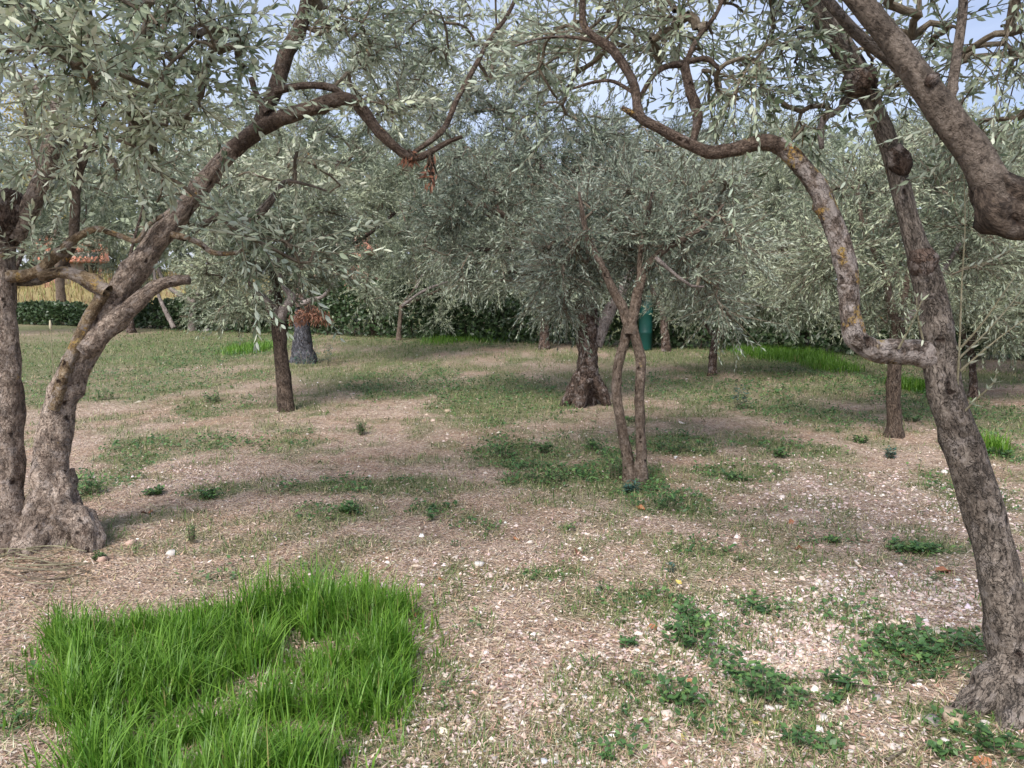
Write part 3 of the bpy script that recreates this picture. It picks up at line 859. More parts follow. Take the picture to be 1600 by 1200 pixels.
g_t2 = G(1590, 1108)
t2, b2, c2 = build_tree(
    'olive at right with cracked leaning trunk and horizontal lichen-crusted branch', g_t2,
    [([(1606, 1112, 190), (1592, 1060, 118), (1580, 1000, 86), (1566, 920, 78), (1545, 830, 74), (1520, 745, 72), (1492, 660, 68), (1472, 590, 66), (1463, 530, 62), (1456, 470, 58),
       (1446, 425, 54), (1430, 380, 42), (1417, 335, 39), (1404, 285, 37), (1390, 230, 36), (1370, 180, 36), (1352, 140, 44), (1342, 120, 44), (1325, 90, 42), (1300, 50, 42), (1275, 10, 41), (1250, -35, 38), (1225, -90, 30)],
      2.85, BARK_GREY, dict(lobes=0.3, knots=12, ws=.78))],
    [([(1585, 1020, 60, 2.85), (1562, 1060, 66, 2.83), (1535, 1092, 62, 2.8), (1508, 1118, 50, 2.78), (1480, 1138, 34, 2.76)], 2.8, BARK_GREY, dict(name='root', rough=0.4, label='root spreading over the ground')),
     ([(1600, 1030, 70, 2.85), (1594, 1090, 84, 2.78), (1580, 1140, 80, 2.7), (1560, 1165, 50, 2.66)], 2.7, BARK_GREY, dict(name='root', rough=0.4)),
     ([(1484, 566, 58), (1450, 554, 56), (1400, 550, 47), (1362, 546, 45), (1336, 526, 42), (1328, 490, 38), (1325, 440, 39), (1316, 395, 40), (1300, 345, 39), (1280, 298, 40),
       (1250, 256, 36), (1228, 234, 33), (1215, 224, 32)], 2.85, BARK_LICHEN,
      dict(knots=7, label='horizontal branch crusted with grey and orange lichen, bending upwards')),
     ([(1240, 246, 26), (1218, 228, 33), (1190, 222, 31), (1150, 232, 28), (1110, 238, 26), (1070, 222, 22), (1030, 200, 20), (1004, 186, 19), (996, 168, 18), (994, 150, 17), (988, 126, 18), (972, 98, 18), (960, 82, 17)], 2.85, BARK_BRANCH, dict(knots=6)),
     ([(1004, 188, 14), (988, 178, 13), (972, 168, 9)], 2.85, BARK_BRANCH),
     ([(1000, 186, 10), (997, 160, 14), (990, 130, 18), (972, 98, 18), (954, 74, 18), (930, 58, 15), (913, 42, 14), (910, 15, 13), (912, -30, 10)], 2.85, BARK_BRANCH),
     ([(962, 86, 10), (930, 66, 7), (892, 58, 6), (845, 60, 5), (805, 72, 4)], 2.85, BARK_BRANCH),
     ([(998, 150, 8), (960, 128, 7), (930, 128, 6), (890, 140, 5)], 2.85, BARK_BRANCH),
     ([(1082, 226, 14), (1090, 180, 20), (1078, 140, 20), (1070, 104, 18), (1074, 92, 14)], 2.9, BARK_BRANCH),
     ([(1068, 100, 14), (1040, 104, 12), (1018, 122, 9), (1000, 152, 8)], 2.9, BARK_BRANCH),
     ([(1074, 96, 12), (1105, 92, 11), (1124, 108, 9)], 2.9, BARK_BRANCH),
     ([(1072, 98, 12), (1090, 60, 9), (1120, 20, 8), (1140, -30, 6)], 2.9, BARK_BRANCH),
     ([(1364, 142, 30), (1348, 130, 58), (1338, 120, 56), (1330, 110, 30)], 2.83, BARK_OLD, dict(name='burl', rough=0.4, knots=6, label='dark knobbly burl')),
     ([(1392, 232, 34), (1404, 250, 50), (1408, 262, 46), (1410, 274, 26)], 2.83, BARK_OLD, dict(name='burl', rough=0.4, knots=4)),
     ([(1438, 390, 34), (1440, 406, 52), (1442, 420, 48), (1446, 436, 30)], 2.83, BARK_OLD, dict(name='burl', rough=0.4, knots=4, label='dark scar of a torn-off branch')),
     ([(1345, 130, 22), (1312, 170, 14), (1290, 182, 14), (1282, 205, 13), (1284, 232, 9)], 2.95, BARK_PALE, dict(label='short pale broken side branch'))],
    [blob(1010, 50, 3.1, 80, 60, 0.5, 14), blob(1160, 50, 3.0, 90, 70, 0.5, 18), blob(1120, 150, 3.1, 70, 50, 0.4, 9), blob(960, 20, 3.2, 60, 50, 0.5, 7),
     blob(1240, 170, 2.95, 50, 60, 0.3, 6), blob(1000, -100, 3.0, 200, 90, 0.7, 16), blob(1250, -110, 2.9, 160, 80, 0.6, 14), blob(1340, 150, 2.9, 40, 40, 0.3, 4), blob(1200, 110, 3.2, 60, 50, 0.4, 8), blob(900, 60, 3.3, 90, 60, 0.5, 12), blob(1060, 10, 3.2, 120, 40, 0.5, 12), blob(860, 140, 3.4, 60, 40, 0.4, 6)],
    460, LEAF_NEAR, 0.043, True, 250, 0.15, 0.0, rough=0.2, wscale=0.8)

g_t3 = (np.array([2.05, 2.15, 0.0]), 2.2)
t3, b3, c3 = build_tree(
    'olive standing beyond the right edge whose thick dark limb crosses the upper corner', g_t3,
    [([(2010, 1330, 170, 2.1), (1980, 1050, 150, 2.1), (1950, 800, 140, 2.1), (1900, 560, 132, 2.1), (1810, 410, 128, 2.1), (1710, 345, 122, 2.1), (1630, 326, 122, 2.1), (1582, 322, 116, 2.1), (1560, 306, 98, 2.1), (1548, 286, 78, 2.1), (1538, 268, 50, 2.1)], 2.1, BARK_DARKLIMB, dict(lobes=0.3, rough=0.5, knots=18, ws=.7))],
    [([(1592, 336, 80), (1566, 316, 98), (1545, 282, 92), (1520, 238, 86), (1480, 182, 80), (1445, 135, 72), (1410, 85, 64), (1375, 40, 60), (1340, 0, 56), (1305, -45, 50), (1260, -110, 40)], 2.1, BARK_LIMB,
      dict(rough=0.12, knots=9, label='thick smooth brown limb slanting up to the left')),
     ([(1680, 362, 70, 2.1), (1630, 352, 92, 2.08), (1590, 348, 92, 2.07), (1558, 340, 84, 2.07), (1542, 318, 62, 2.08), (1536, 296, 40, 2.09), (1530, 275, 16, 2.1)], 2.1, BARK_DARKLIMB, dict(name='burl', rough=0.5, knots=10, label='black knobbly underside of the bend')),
     ([(1466, 118, 20), (1456, 124, 30), (1450, 132, 20)], 2.06, BARK_OLD, dict(name='burl', rough=0.4, knots=3)),
     ([(1478, 190, 30), (1487, 140, 27), (1496, 80, 25), (1503, 30, 24), (1506, -20, 22), (1510, -90, 18)], 2.12, BARK_LIMB, dict(rough=0.1)),
     ([(1455, 150, 40), (1420, 118, 36), (1385, 88, 32), (1345, 58, 30), (1308, 18, 28), (1270, -30, 24)], 2.2, BARK_GREY, dict(rough=0.12))],
    [blob(1420, 40, 2.6, 90, 50, 0.4, 8), blob(1560, 60, 2.5, 60, 80, 0.4, 11), blob(1570, 170, 2.5, 60, 60, 0.3, 7), blob(1430, 110, 2.7, 60, 50, 0.3, 5), blob(1420, -90, 2.4, 220, 70, 0.5, 14), blob(1640, 80, 2.3, 50, 120, 0.4, 6), blob(1650, -330, 2.4, 380, 180, 0.9, 34), blob(1850, 60, 2.6, 130, 200, 0.7, 14)],  # includes an unseen overhead leaf mass added to shade the ground at right
    260, LEAF_NEAR, 0.041, True, 150, 0.05, 0.0, rough=0.2, wscale=0.6)

g_t9 = G(992, 752)
t9, b9, c9 = build_tree(
    'slender olive with two brown stems rising from one foot', g_t9,
    [([(985, 752, 30), (980, 715, 21), (970, 660, 18), (963, 610, 18), (966, 570, 18), (977, 530, 18), (984, 500, 19)], 6.05, BARK_SMOOTH, dict(rough=0.16)),
     ([(1000, 752, 30), (1002, 710, 20), (1000, 660, 18), (999, 610, 18), (1001, 565, 18), (992, 525, 18), (985, 498, 19)], 6.0, BARK_SMOOTH, dict(rough=0.16))],
    [([(984, 520, 18), (972, 480, 18), (956, 450, 16), (940, 415, 14), (922, 380, 11), (912, 345, 9), (905, 300, 6)], 6.0, BARK_SMOOTH),
     ([(984, 522, 20), (992, 480, 19), (1000, 445, 17), (1014, 412, 14), (1042, 388, 12), (1070, 372, 10), (1105, 350, 8), (1130, 320, 6)], 6.0, BARK_SMOOTH),
     ([(1024, 402, 9), (1050, 425, 7), (1078, 445, 6), (1100, 448, 5)], 5.9, BARK_PALE),
     ([(1000, 440, 11), (1000, 400, 9), (1010, 350, 8), (1020, 300, 6)], 6.1, BARK_SMOOTH)],
    [blob(900, 400, 6.40, 75, 65, 0.6, 26), blob(1000, 360, 6.50, 90, 70, 0.8, 34), blob(1100, 390, 6.40, 80, 70, 0.7, 28), blob(1010, 420, 7.30, 110, 35, 0.4, 14),
     blob(1080, 300, 6.60, 70, 50, 0.6, 16), blob(940, 300, 6.60, 60, 50, 0.6, 14), blob(1130, 470, 6.40, 50, 40, 0.5, 10), blob(880, 470, 6.70, 35, 28, 0.4, 6)],
    1200, LEAF_MID, 0.051, False, 0, -0.05, 0.0)

g_t12 = G(1398, 680)
build_tree('lopped olive with straight post-like trunk behind the horizontal lichened branch', g_t12,
    [([(1398, 680, 36), (1398, 660, 26), (1396, 620, 24), (1398, 575, 24), (1400, 535, 25), (1405, 505, 24)], 7.7, BARK_STUB, dict(rough=0.14))],
    [([(1404, 515, 18), (1420, 494, 13), (1440, 480, 11), (1470, 430, 9), (1500, 380, 7)], 7.7, BARK_PALE),
     ([(1403, 515, 18), (1390, 470, 15), (1380, 420, 12), (1350, 360, 9), (1340, 300, 7)], 7.7, BARK_SMOOTH),
     ([(1405, 510, 16), (1415, 450, 13), (1430, 380, 10), (1425, 300, 8)], 7.9, BARK_SMOOTH)],
    [blob(1330, 390, 7.6, 80, 70, 0.8, 24), blob(1420, 340, 7.8, 90, 80, 0.9, 30), blob(1500, 400, 7.7, 80, 80, 0.8, 26), blob(1380, 470, 7.8, 80, 40, 0.7, 16),
     blob(1460, 260, 7.9, 80, 50, 0.8, 16), blob(1340, 290, 7.9, 60, 50, 0.7, 14), blob(1550, 330, 7.9, 60, 70, 0.7, 14), blob(1250, 420, 7.9, 50, 60, 0.6, 12)],
    1500, LEAF_FAR, 0.056, False, 0, 0.1, 0.05)

g_t4 = G(447, 643)
build_tree('young olive with plain brown trunk and short pale forked top', g_t4,
    [([(448, 644, 34), (446, 625, 29), (443, 590, 27), (438, 545, 25), (436, 505, 27), (435, 492, 26)], 9.2, BARK_STUB, dict(rough=0.12, lobes=0.15))],
    [([(437, 502, 22), (424, 482, 19), (412, 466, 15), (398, 456, 13)], 9.15, BARK_GREY, dict(label='short sawn stub with grey upper side')),
     ([(436, 502, 20), (446, 480, 19), (456, 465, 16), (444, 450, 9), (437, 428, 8), (434, 400, 7)], 9.15, BARK_PALE, dict(label='pale grey forked branch')),
     ([(440, 495, 16), (430, 440, 11), (410, 380, 9), (400, 330, 7)], 9.4, BARK_STUB)],
    [blob(400, 400, 9.2, 80, 50, 0.9, 22), blob(430, 320, 9.3, 90, 60, 1.0, 26), blob(360, 340, 9.5, 60, 50, 0.8, 14), blob(390, 478, 8.9, 55, 22, 0.5, 10), blob(500, 380, 9.4, 50, 60, 0.8, 14), blob(330, 440, 9.4, 60, 30, 0.6, 10), blob(470, 430, 9.6, 40, 30, 0.5, 7)],
    1200, LEAF_FAR, 0.066, False, 0, 0.0, 0.0)

g_t8 = G(914, 632)
build_tree('ancient olive with dark gnarled trunk spreading at its foot', g_t8,
    [([(912, 636, 62), (914, 612, 50), (918, 585, 40), (920, 550, 36), (919, 520, 37), (917, 495, 34)], 9.7, BARK_OLD, dict(lobes=0.5, rough=0.4))],
    [([(912, 585, 34), (898, 610, 26), (884, 632, 20), (874, 642, 14)], 9.6, BARK_OLD, dict(name='root', rough=0.4)),
     ([(926, 590, 34), (938, 612, 24), (948, 634, 18)], 9.6, BARK_OLD, dict(name='root', rough=0.4)),
     ([(912, 590, 36), (908, 620, 26), (904, 640, 18)], 9.45, BARK_OLD, dict(name='root', rough=0.4, label='pale weathered root buttress')),
     ([(918, 510, 40), (914, 460, 36), (906, 410, 30), (892, 370, 24), (882, 335, 18), (884, 295, 15), (902, 266, 9), (930, 250, 6)], 9.7, BARK_OLD),
     ([(930, 540, 26), (940, 512, 27), (952, 486, 25), (966, 465, 20), (985, 430, 15), (1020, 380, 12)], 9.75, BARK_PALE, dict(label='pale forked limb')),
     ([(896, 385, 18), (860, 370, 15), (820, 352, 14), (785, 335, 13), (755, 320, 11), (766, 300, 7), (790, 290, 5)], 9.6, BARK_SMOOTH),
     ([(905, 420, 16), (860, 400, 12), (800, 390, 10), (740, 390, 8)], 9.8, BARK_OLD),
     ([(884, 330, 12), (860, 280, 11), (830, 230, 9), (810, 190, 6)], 9.8, BARK_OLD)],
    [blob(730, 290, 9.6, 80, 70, 1.0, 34), blob(830, 240, 9.8, 90, 60, 1.1, 36), blob(820, 340, 9.5, 90, 60, 1.0, 34), blob(940, 260, 9.8, 90, 70, 1.1, 34), blob(760, 410, 9.6, 80, 50, 0.9, 26),
     blob(870, 430, 9.6, 80, 50, 0.9, 24), blob(1030, 310, 9.9, 80, 70, 1.0, 28), blob(690, 350, 9.8, 50, 60, 0.8, 14), blob(870, 480, 9.4, 50, 22, 0.5, 8), blob(1060, 230, 10.2, 70, 50, 0.9, 16), blob(800, 180, 10.0, 60, 40, 0.8, 12), blob(950, 190, 10.2, 70, 40, 0.8, 12), blob(720, 160, 10.2, 90, 60, 1.0, 22), blob(850, 120, 10.4, 80, 60, 0.9, 18), blob(660, 100, 10.6, 80, 60, 0.9, 14)],
    3200, LEAF_MID, 0.063, False, 0, -0.05, -0.04)

g_t5 = G(476, 566)
t5, b5, c5 = build_tree('bulky old olive with dark bluish trunk and rust brown dead foliage', g_t5,
    [([(476, 568, 50), (474, 545, 38), (473, 520, 29), (471, 495, 23), (469, 470, 18)], 14.7, BARK_BLUISH, dict(lobes=0.45, rough=0.3))],
    [([(470, 480, 18), (468, 440, 14), (469, 400, 12), (474, 360, 10), (500, 300, 8), (530, 250, 6)], 14.6, BARK_OLD),
     ([(470, 476, 10), (488, 468, 9), (506, 462, 7), (530, 430, 5)], 14.5, BARK_PALE),
     ([(470, 430, 10), (520, 400, 8), (570, 370, 7), (620, 330, 6)], 14.8, BARK_OLD),
     ([(468, 420, 8), (440, 370, 7), (400, 310, 6)], 14.8, BARK_OLD)],
    [blob(520, 280, 14.6, 80, 60, 1.3, 30), blob(600, 330, 14.7, 70, 60, 1.2, 28), blob(450, 290, 14.8, 70, 60, 1.2, 22), blob(560, 400, 14.5, 60, 45, 1.0, 18), blob(640, 250, 15, 70, 60, 1.2, 22), blob(590, 470, 14.4, 40, 25, 0.7, 8), blob(560, 200, 15, 80, 50, 1.2, 18), blob(660, 400, 14.9, 50, 50, 0.9, 12), blob(480, 170, 14.9, 90, 60, 1.2, 20), blob(580, 110, 15.2, 90, 60, 1.2, 20), blob(380, 210, 15, 70, 60, 1.1, 14)],
    2300, LEAF_FAR, 0.081, False, 0, 0.0, 0.0, spray_scale=1.1)

g_t11 = G(1113, 588)
build_tree('small olive with stubby brown trunk half hidden by drooping twigs', g_t11,
    [([(1112, 590, 20), (1113, 570, 15), (1115, 545, 14), (1120, 520, 12)], 12.6, BARK_OLD)],
    [([(1118, 528, 11), (1140, 480, 9), (1165, 420, 7), (1180, 360, 6)], 12.6, BARK_OLD), ([(1117, 528, 10), (1090, 480, 8), (1080, 420, 6)], 12.7, BARK_OLD)],
    [blob(1130, 440, 12.5, 80, 60, 1.0, 28), blob(1210, 400, 12.6, 80, 70, 1.1, 28), blob(1190, 480, 12.2, 70, 40, 0.9, 18), blob(1180, 310, 12.8, 90, 60, 1.2, 26), blob(1070, 470, 12.6, 50, 35, 0.8, 12), blob(1270, 330, 12.8, 60, 60, 1.0, 16), blob(1260, 480, 12.5, 60, 40, 0.8, 12), blob(1230, 230, 13, 100, 50, 1.1, 18), blob(1330, 480, 12.5, 60, 40, 0.8, 10)],
    2300, LEAF_FAR, 0.072, False, 0, 0.0, 0.02, spray_scale=1.05)

g_t13 = G(1522, 618)
build_tree('thin-trunked olive seen just right of the leaning trunk', g_t13,
    [([(1522, 620, 18), (1521, 595, 13), (1518, 560, 12), (1514, 530, 10)], 10.3, BARK_OLD)],
    [([(1515, 545, 10), (1535, 490, 8), (1560, 420, 6)], 10.3, BARK_OLD), ([(1515, 545, 9), (1490, 480, 7), (1480, 420, 6)], 10.3, BARK_OLD)],
    [blob(1540, 440, 10.2, 70, 60, 0.9, 24), blob(1590, 360, 10.3, 70, 70, 0.9, 24), blob(1480, 470, 10.2, 60, 45, 0.8, 16), blob(1580, 510, 9.9, 60, 40, 0.8, 16), blob(1530, 300, 10.4, 80, 50, 0.9, 18), blob(1660, 430, 10.4, 60, 90, 0.9, 18), blob(1560, 230, 10.5, 90, 50, 0.9, 16), blob(1430, 220, 10.6, 90, 40, 0.9, 14)],
    2000, LEAF_FAR, 0.068, False, 0, 0.05, 0.04)

# olives of the back rows: (label, base pixel, trunk paths, crown blobs)
def back_tree(label, bx, by, trunk_w, crown_px, top, spread, n, lean=0, seedmat=BARK_OLD, extra=(), tint=0.0, low=505, mat=None):
    g = G(bx, by); t = g[1]
    k = FPX / t
    fork = by - 0.9 * k
    tr = [([(bx, by, trunk_w * 1.3), (bx + lean * .3, by - 0.35 * k, trunk_w), (bx + lean, fork, trunk_w * 0.85)], t, seedmat, dict(rough=0.25))]
    lm = [([(bx + lean, fork + 3, trunk_w * .8), (crown_px - spread * .3, fork - 0.8 * k, trunk_w * .5), (crown_px - spread * .55, top + 0.35 * (fork - top), trunk_w * .3)], t, seedmat),
          ([(bx + lean, fork + 3, trunk_w * .8), (crown_px + spread * .25, fork - 0.9 * k, trunk_w * .5), (crown_px + spread * .5, top + 0.3 * (fork - top), trunk_w * .3)], t, seedmat)]
    lm += list(extra)
    r = np.random.default_rng(int(bx * 7 + by))
    bl = []
    h = low - top
    for fx_, fy_, fr_ in ((-.5, .55, .42), (.5, .5, .42), (0, .25, .45), (-.35, .25, .35), (.4, .2, .35), (0, .6, .4), (-.7, .75, .3), (.72, .78, .3), (.05, .85, .3)):
        bl.append(blob(crown_px + fx_ * spread + r.normal(0, 8), top + fy_ * h + r.normal(0, 8), t + r.normal(0, .5), spread * fr_, h * fr_ * 0.62, spread * fr_ * t / FPX, 17))
    build_tree(label, g, tr, lm, bl, int(n * 1.1), mat or LEAF_FAR, 0.098, False, 0, 0.0, tint, spray_scale=1.35, twig_r=1.5)

back_tree('far olive with two pale stems leaning beside a flat stone, left background', 300, 517, 13, 290, 210, 130, 1250, 3, BARK_PALE,
          [([(272, 512, 9), (258, 485, 8), (246, 456, 6), (240, 420, 5)], 24, BARK_PALE), ([(346, 470, 6), (338, 440, 5), (332, 408, 4)], 24, BARK_OLD)])
back_tree('far olive with reddish trunk at the hedge behind the old bulky olive', 586, 524, 15, 580, 220, 140, 1200, 0, BARK_STUB)
back_tree('far olive with thin trunk and bare pale boughs in the middle distance', 623, 532, 8, 690, 190, 130, 1300, 4, BARK_SMOOTH,
          [([(628, 478, 6), (650, 462, 5), (672, 450, 5), (700, 440, 4)], 19.5, BARK_PALE), ([(650, 450, 6), (664, 425, 5), (682, 408, 5), (712, 394, 4)], 19.5, BARK_PALE)])
back_tree('far olive left of the ancient gnarled trunk', 850, 545, 17, 850, 210, 140, 1250, 2)
back_tree('far olive with dark trunk behind the bright grass strip', 1257, 545, 15, 1250, 215, 130, 1200, 0)
back_tree('far olive standing behind the slender two-stemmed olive', 1040, 548, 14, 1050, 205, 140, 1200, -4)
back_tree('far olive with pale green crown near the right edge', 1455, 560, 15, 1440, 200, 130, 1200, 3, BARK_OLD, (), 0.12)
back_tree('far olive showing between the limb and the right edge', 1640, 580, 17, 1610, 215, 140, 1100, 0, BARK_OLD, (), 0.1)
back_tree('far olive whose crown hangs behind the two pinkish trunks', 205, 520, 12, 160, 200, 150, 1700, -6, BARK_OLD, (), 0.05, 398)
back_tree('far olive at the left edge behind the upright trunk', -60, 525, 16, -10, 190, 130, 900, 0, BARK_OLD, (), 0.05, 420)
back_tree('far olive between the young olive and the bulky one', 400, 520, 12, 420, 230, 110, 1000, 2, BARK_OLD)
back_tree('far olive rising behind the middle hedge', 760, 518, 13, 770, 215, 120, 1000, 0, BARK_OLD, (), 0.08)
back_tree('far olive rising behind the right hedge', 1150, 532, 13, 1150, 205, 120, 1000, 0, BARK_OLD, (), 0.08)
#@@END

#@@REST
# ------------------------------------------------------------------ what stands behind the grove
rh = np.random.default_rng(77)
hdir = norm(HB - HA); hnor = np.array([-hdir[1], hdir[0], 0.0])
hlen = float(np.linalg.norm(HB - HA))
hbase = np.array([*((HA + HB) / 2)[:2], 0.0])
hedge = obj('hedge', None, loc=hbase, label='low dark green leafy hedge along the far edge of the grove', cat='hedge')
nl = 36000
s = rh.random(nl) * hlen
htop = (0.35 + 0.75 * fbm2(s, s * 0, 0.9, 3) + .25 * (fbm2(s, s * 0, 4.0, 33) - .5)) * (1 + .75 * sstep(.28, .5, s / hlen))
hz = htop * rh.random(nl) ** 0.75
wd = 0.42 * np.sqrt(np.clip(1 - (hz / (htop + .12)) ** 3, 0.05, 1))
off = wd * np.sign(rh.normal(0, 1, nl)) * rh.random(nl) ** 0.35
hp = HA + hdir * s[:, None] + hnor * off[:, None]
hp[:, 2] = gz(hp[:, 0], hp[:, 1]) + hz + 0.03
hd = norm(rh.normal(0, 1, (nl, 3)) + hnor * np.sign(off)[:, None] * .6)
hn = norm(rh.normal(0, .6, (nl, 3)) + hnor * np.sign(off)[:, None] + np.array([0, 0, .6]))
ht = np.clip(rh.normal(0.35, 0.2, nl) + 0.35 * (fbm2(s, hz, 1.5, 8) - .5), 0, 1)
obj('foliage', leaves_mesh('foliage', hp, hd, hn, rh.uniform(.09, .17, nl), rh.uniform(.07, .115, nl), ht, LEAF_HEDGE, hbase, False, rh), hedge, kind='stuff')
so = Soup()
for i in range(90):
    a = HA + hdir * (i + rh.random()) * hlen / 90 + hnor * rh.uniform(-.2, .2)
    a[2] = float(gz(a[0], a[1])[0]) - .05
    so.add(*tube(np.array([a, a + [rh.normal(0, .08), rh.normal(0, .08), .4], a + [rh.normal(0, .2), rh.normal(0, .2), .8]]), [.02, .014, .006], 5, i, 0, 0, False))
obj('stems', so.build('stems', BARK_OLD, hbase), hedge, kind='stuff')

# far-off wood: one mass behind everything
nw = 36000
ang = rh.uniform(-0.85, 0.85, nw)
rad = rh.uniform(46, 62, nw)
wx, wy = np.sin(ang) * rad, np.cos(ang) * rad
wtop = 5.5 + 4.0 * fbm2(ang * 9, ang * 0, 1.0, 5) + 1.5 * fbm2(ang * 60, ang * 0, 1.0, 15)
wtop = wtop * (1 - 0.35 * np.exp(-((ang + 0.50) / 0.07) ** 2))
wz = wtop * rh.random(nw) ** 0.8
wp = np.stack([wx, wy, gz(wx, wy) + wz], 1)
wt = np.clip(fbm(wp * 0.35, 3, 3) * 1.3 - 0.2 + rh.normal(0, .12, nw), 0, 1)
obj('woodland', leaves_mesh('woodland', wp, norm(rh.normal(0, 1, (nw, 3))), norm(rh.normal(0, 1, (nw, 3)) + [0, -.6, .5]), rh.uniform(.45, .95, nw), rh.uniform(.22, .4, nw), wt, LEAF_FAR, np.zeros(3), False, rh),
    kind='stuff', label='grey-green far-off wood closing the view behind the hedge')

# a yellowing tree behind the hedge, far left
gY = W(95, 470, 33); gY[2] = float(gz(gY[0], gY[1])[0])
def plain_tree(label, base, h, spread, mat, nleaf, seed, name='deciduous_tree', leaf=.16, bark=BARK_SMOOTH):
    r = np.random.default_rng(seed)
    root = obj(name, None, loc=base, label=label, cat='tree')
    V, Q, T, B = tube(np.array([base + [0, 0, -.2], base + [.05, 0, h * .25], base + [.2, .1, h * .6], base + [.1, 0, h * .9]]), [.2, .16, .09, .02], 12, seed, .2, .2, True, .1)
    obj('trunk', mesh('trunk', V - base, [Q, T], bark, {'bk': B}, True), root)
    cs = []
    for k in range(9):
        a = r.uniform(0, 6.28); z = h * r.uniform(.42, .88); q = spread * r.uniform(.35, .75) * (1.2 - z / h)
        c = base + [math.cos(a) * q, math.sin(a) * q, z]; cs.append(c)
        V, Q, T, B = tube(np.array([base + [.1, .05, z * .62], (base + [.1, .05, z * .62]) * .5 + c * .5 + [0, 0, .1], c]), [.06, .04, .015], 7, seed + k, .1, 0, True, .1)
        obj('limb', mesh('limb', V - base, [Q, T], bark, {'bk': B}, True), root)
    cs = np.array(cs)
    ci = r.integers(0, len(cs), nleaf)
    p = cs[ci] + norm(r.normal(0, 1, (nleaf, 3))) * (r.random((nleaf, 1)) ** .45) * spread * .42
    tn = np.clip(r.normal(.5, .22, nleaf) + (fbm(p * 1.3, seed, 2) - .5), 0, 1)
    obj('crown', leaves_mesh('crown', p, norm(r.normal(0, 1, (nleaf, 3))), norm(r.normal(0, 1, (nleaf, 3)) + [0, -.3, .6]), r.uniform(.6, 1.1, nleaf) * leaf, r.uniform(.35, .6, nleaf) * leaf, tn, mat, base, False, r), root, kind='stuff')
plain_tree('yellowing broad-leaved tree behind the hedge at far left', gY, 9.5, 3.2, LEAF_YELLOW, 6500, 4)
LEAF_FRESH = leaf_mat('fresh_green_leaf', [(0.0, (0.07, 0.13, 0.03)), (1.0, (0.22, 0.32, 0.08))], [(0.0, (0.12, 0.18, 0.06)), (1.0, (0.26, 0.34, 0.12))], 0.3)
gF = W(1590, 470, 24); gF[2] = float(gz(gF[0], gF[1])[0])
plain_tree('fresh green broad-leaved tree rising behind the hedge at far right', gF, 6.6, 3.0, LEAF_FRESH, 6000, 14)

# dry grass on the bank behind the hedge
nbk = 9000
kx = rh.uniform(-32, -7, nbk); ky = hedge_y(kx) + rh.uniform(1.5, 12, nbk)
kc = palette(rh, nbk, [(.40, .33, .15), (.30, .26, .11), (.24, .15, .09), (.20, .23, .08)], [2, 3, 3.5, 2])
obj('dry_bank_grass', blades_mesh('dry_bank_grass', np.stack([kx, ky, gz(kx, ky) - .02], 1), np.exp(rh.normal(np.log(.32), .5, nbk)), rh.uniform(.02, .05, nbk), np.abs(rh.normal(.4, .3, nbk)), rh.uniform(0, 6.28, nbk), kc, LITTER, np.zeros(3), 2),
    kind='stuff', label='dry golden grass on the bank behind the hedge', cat='grass')

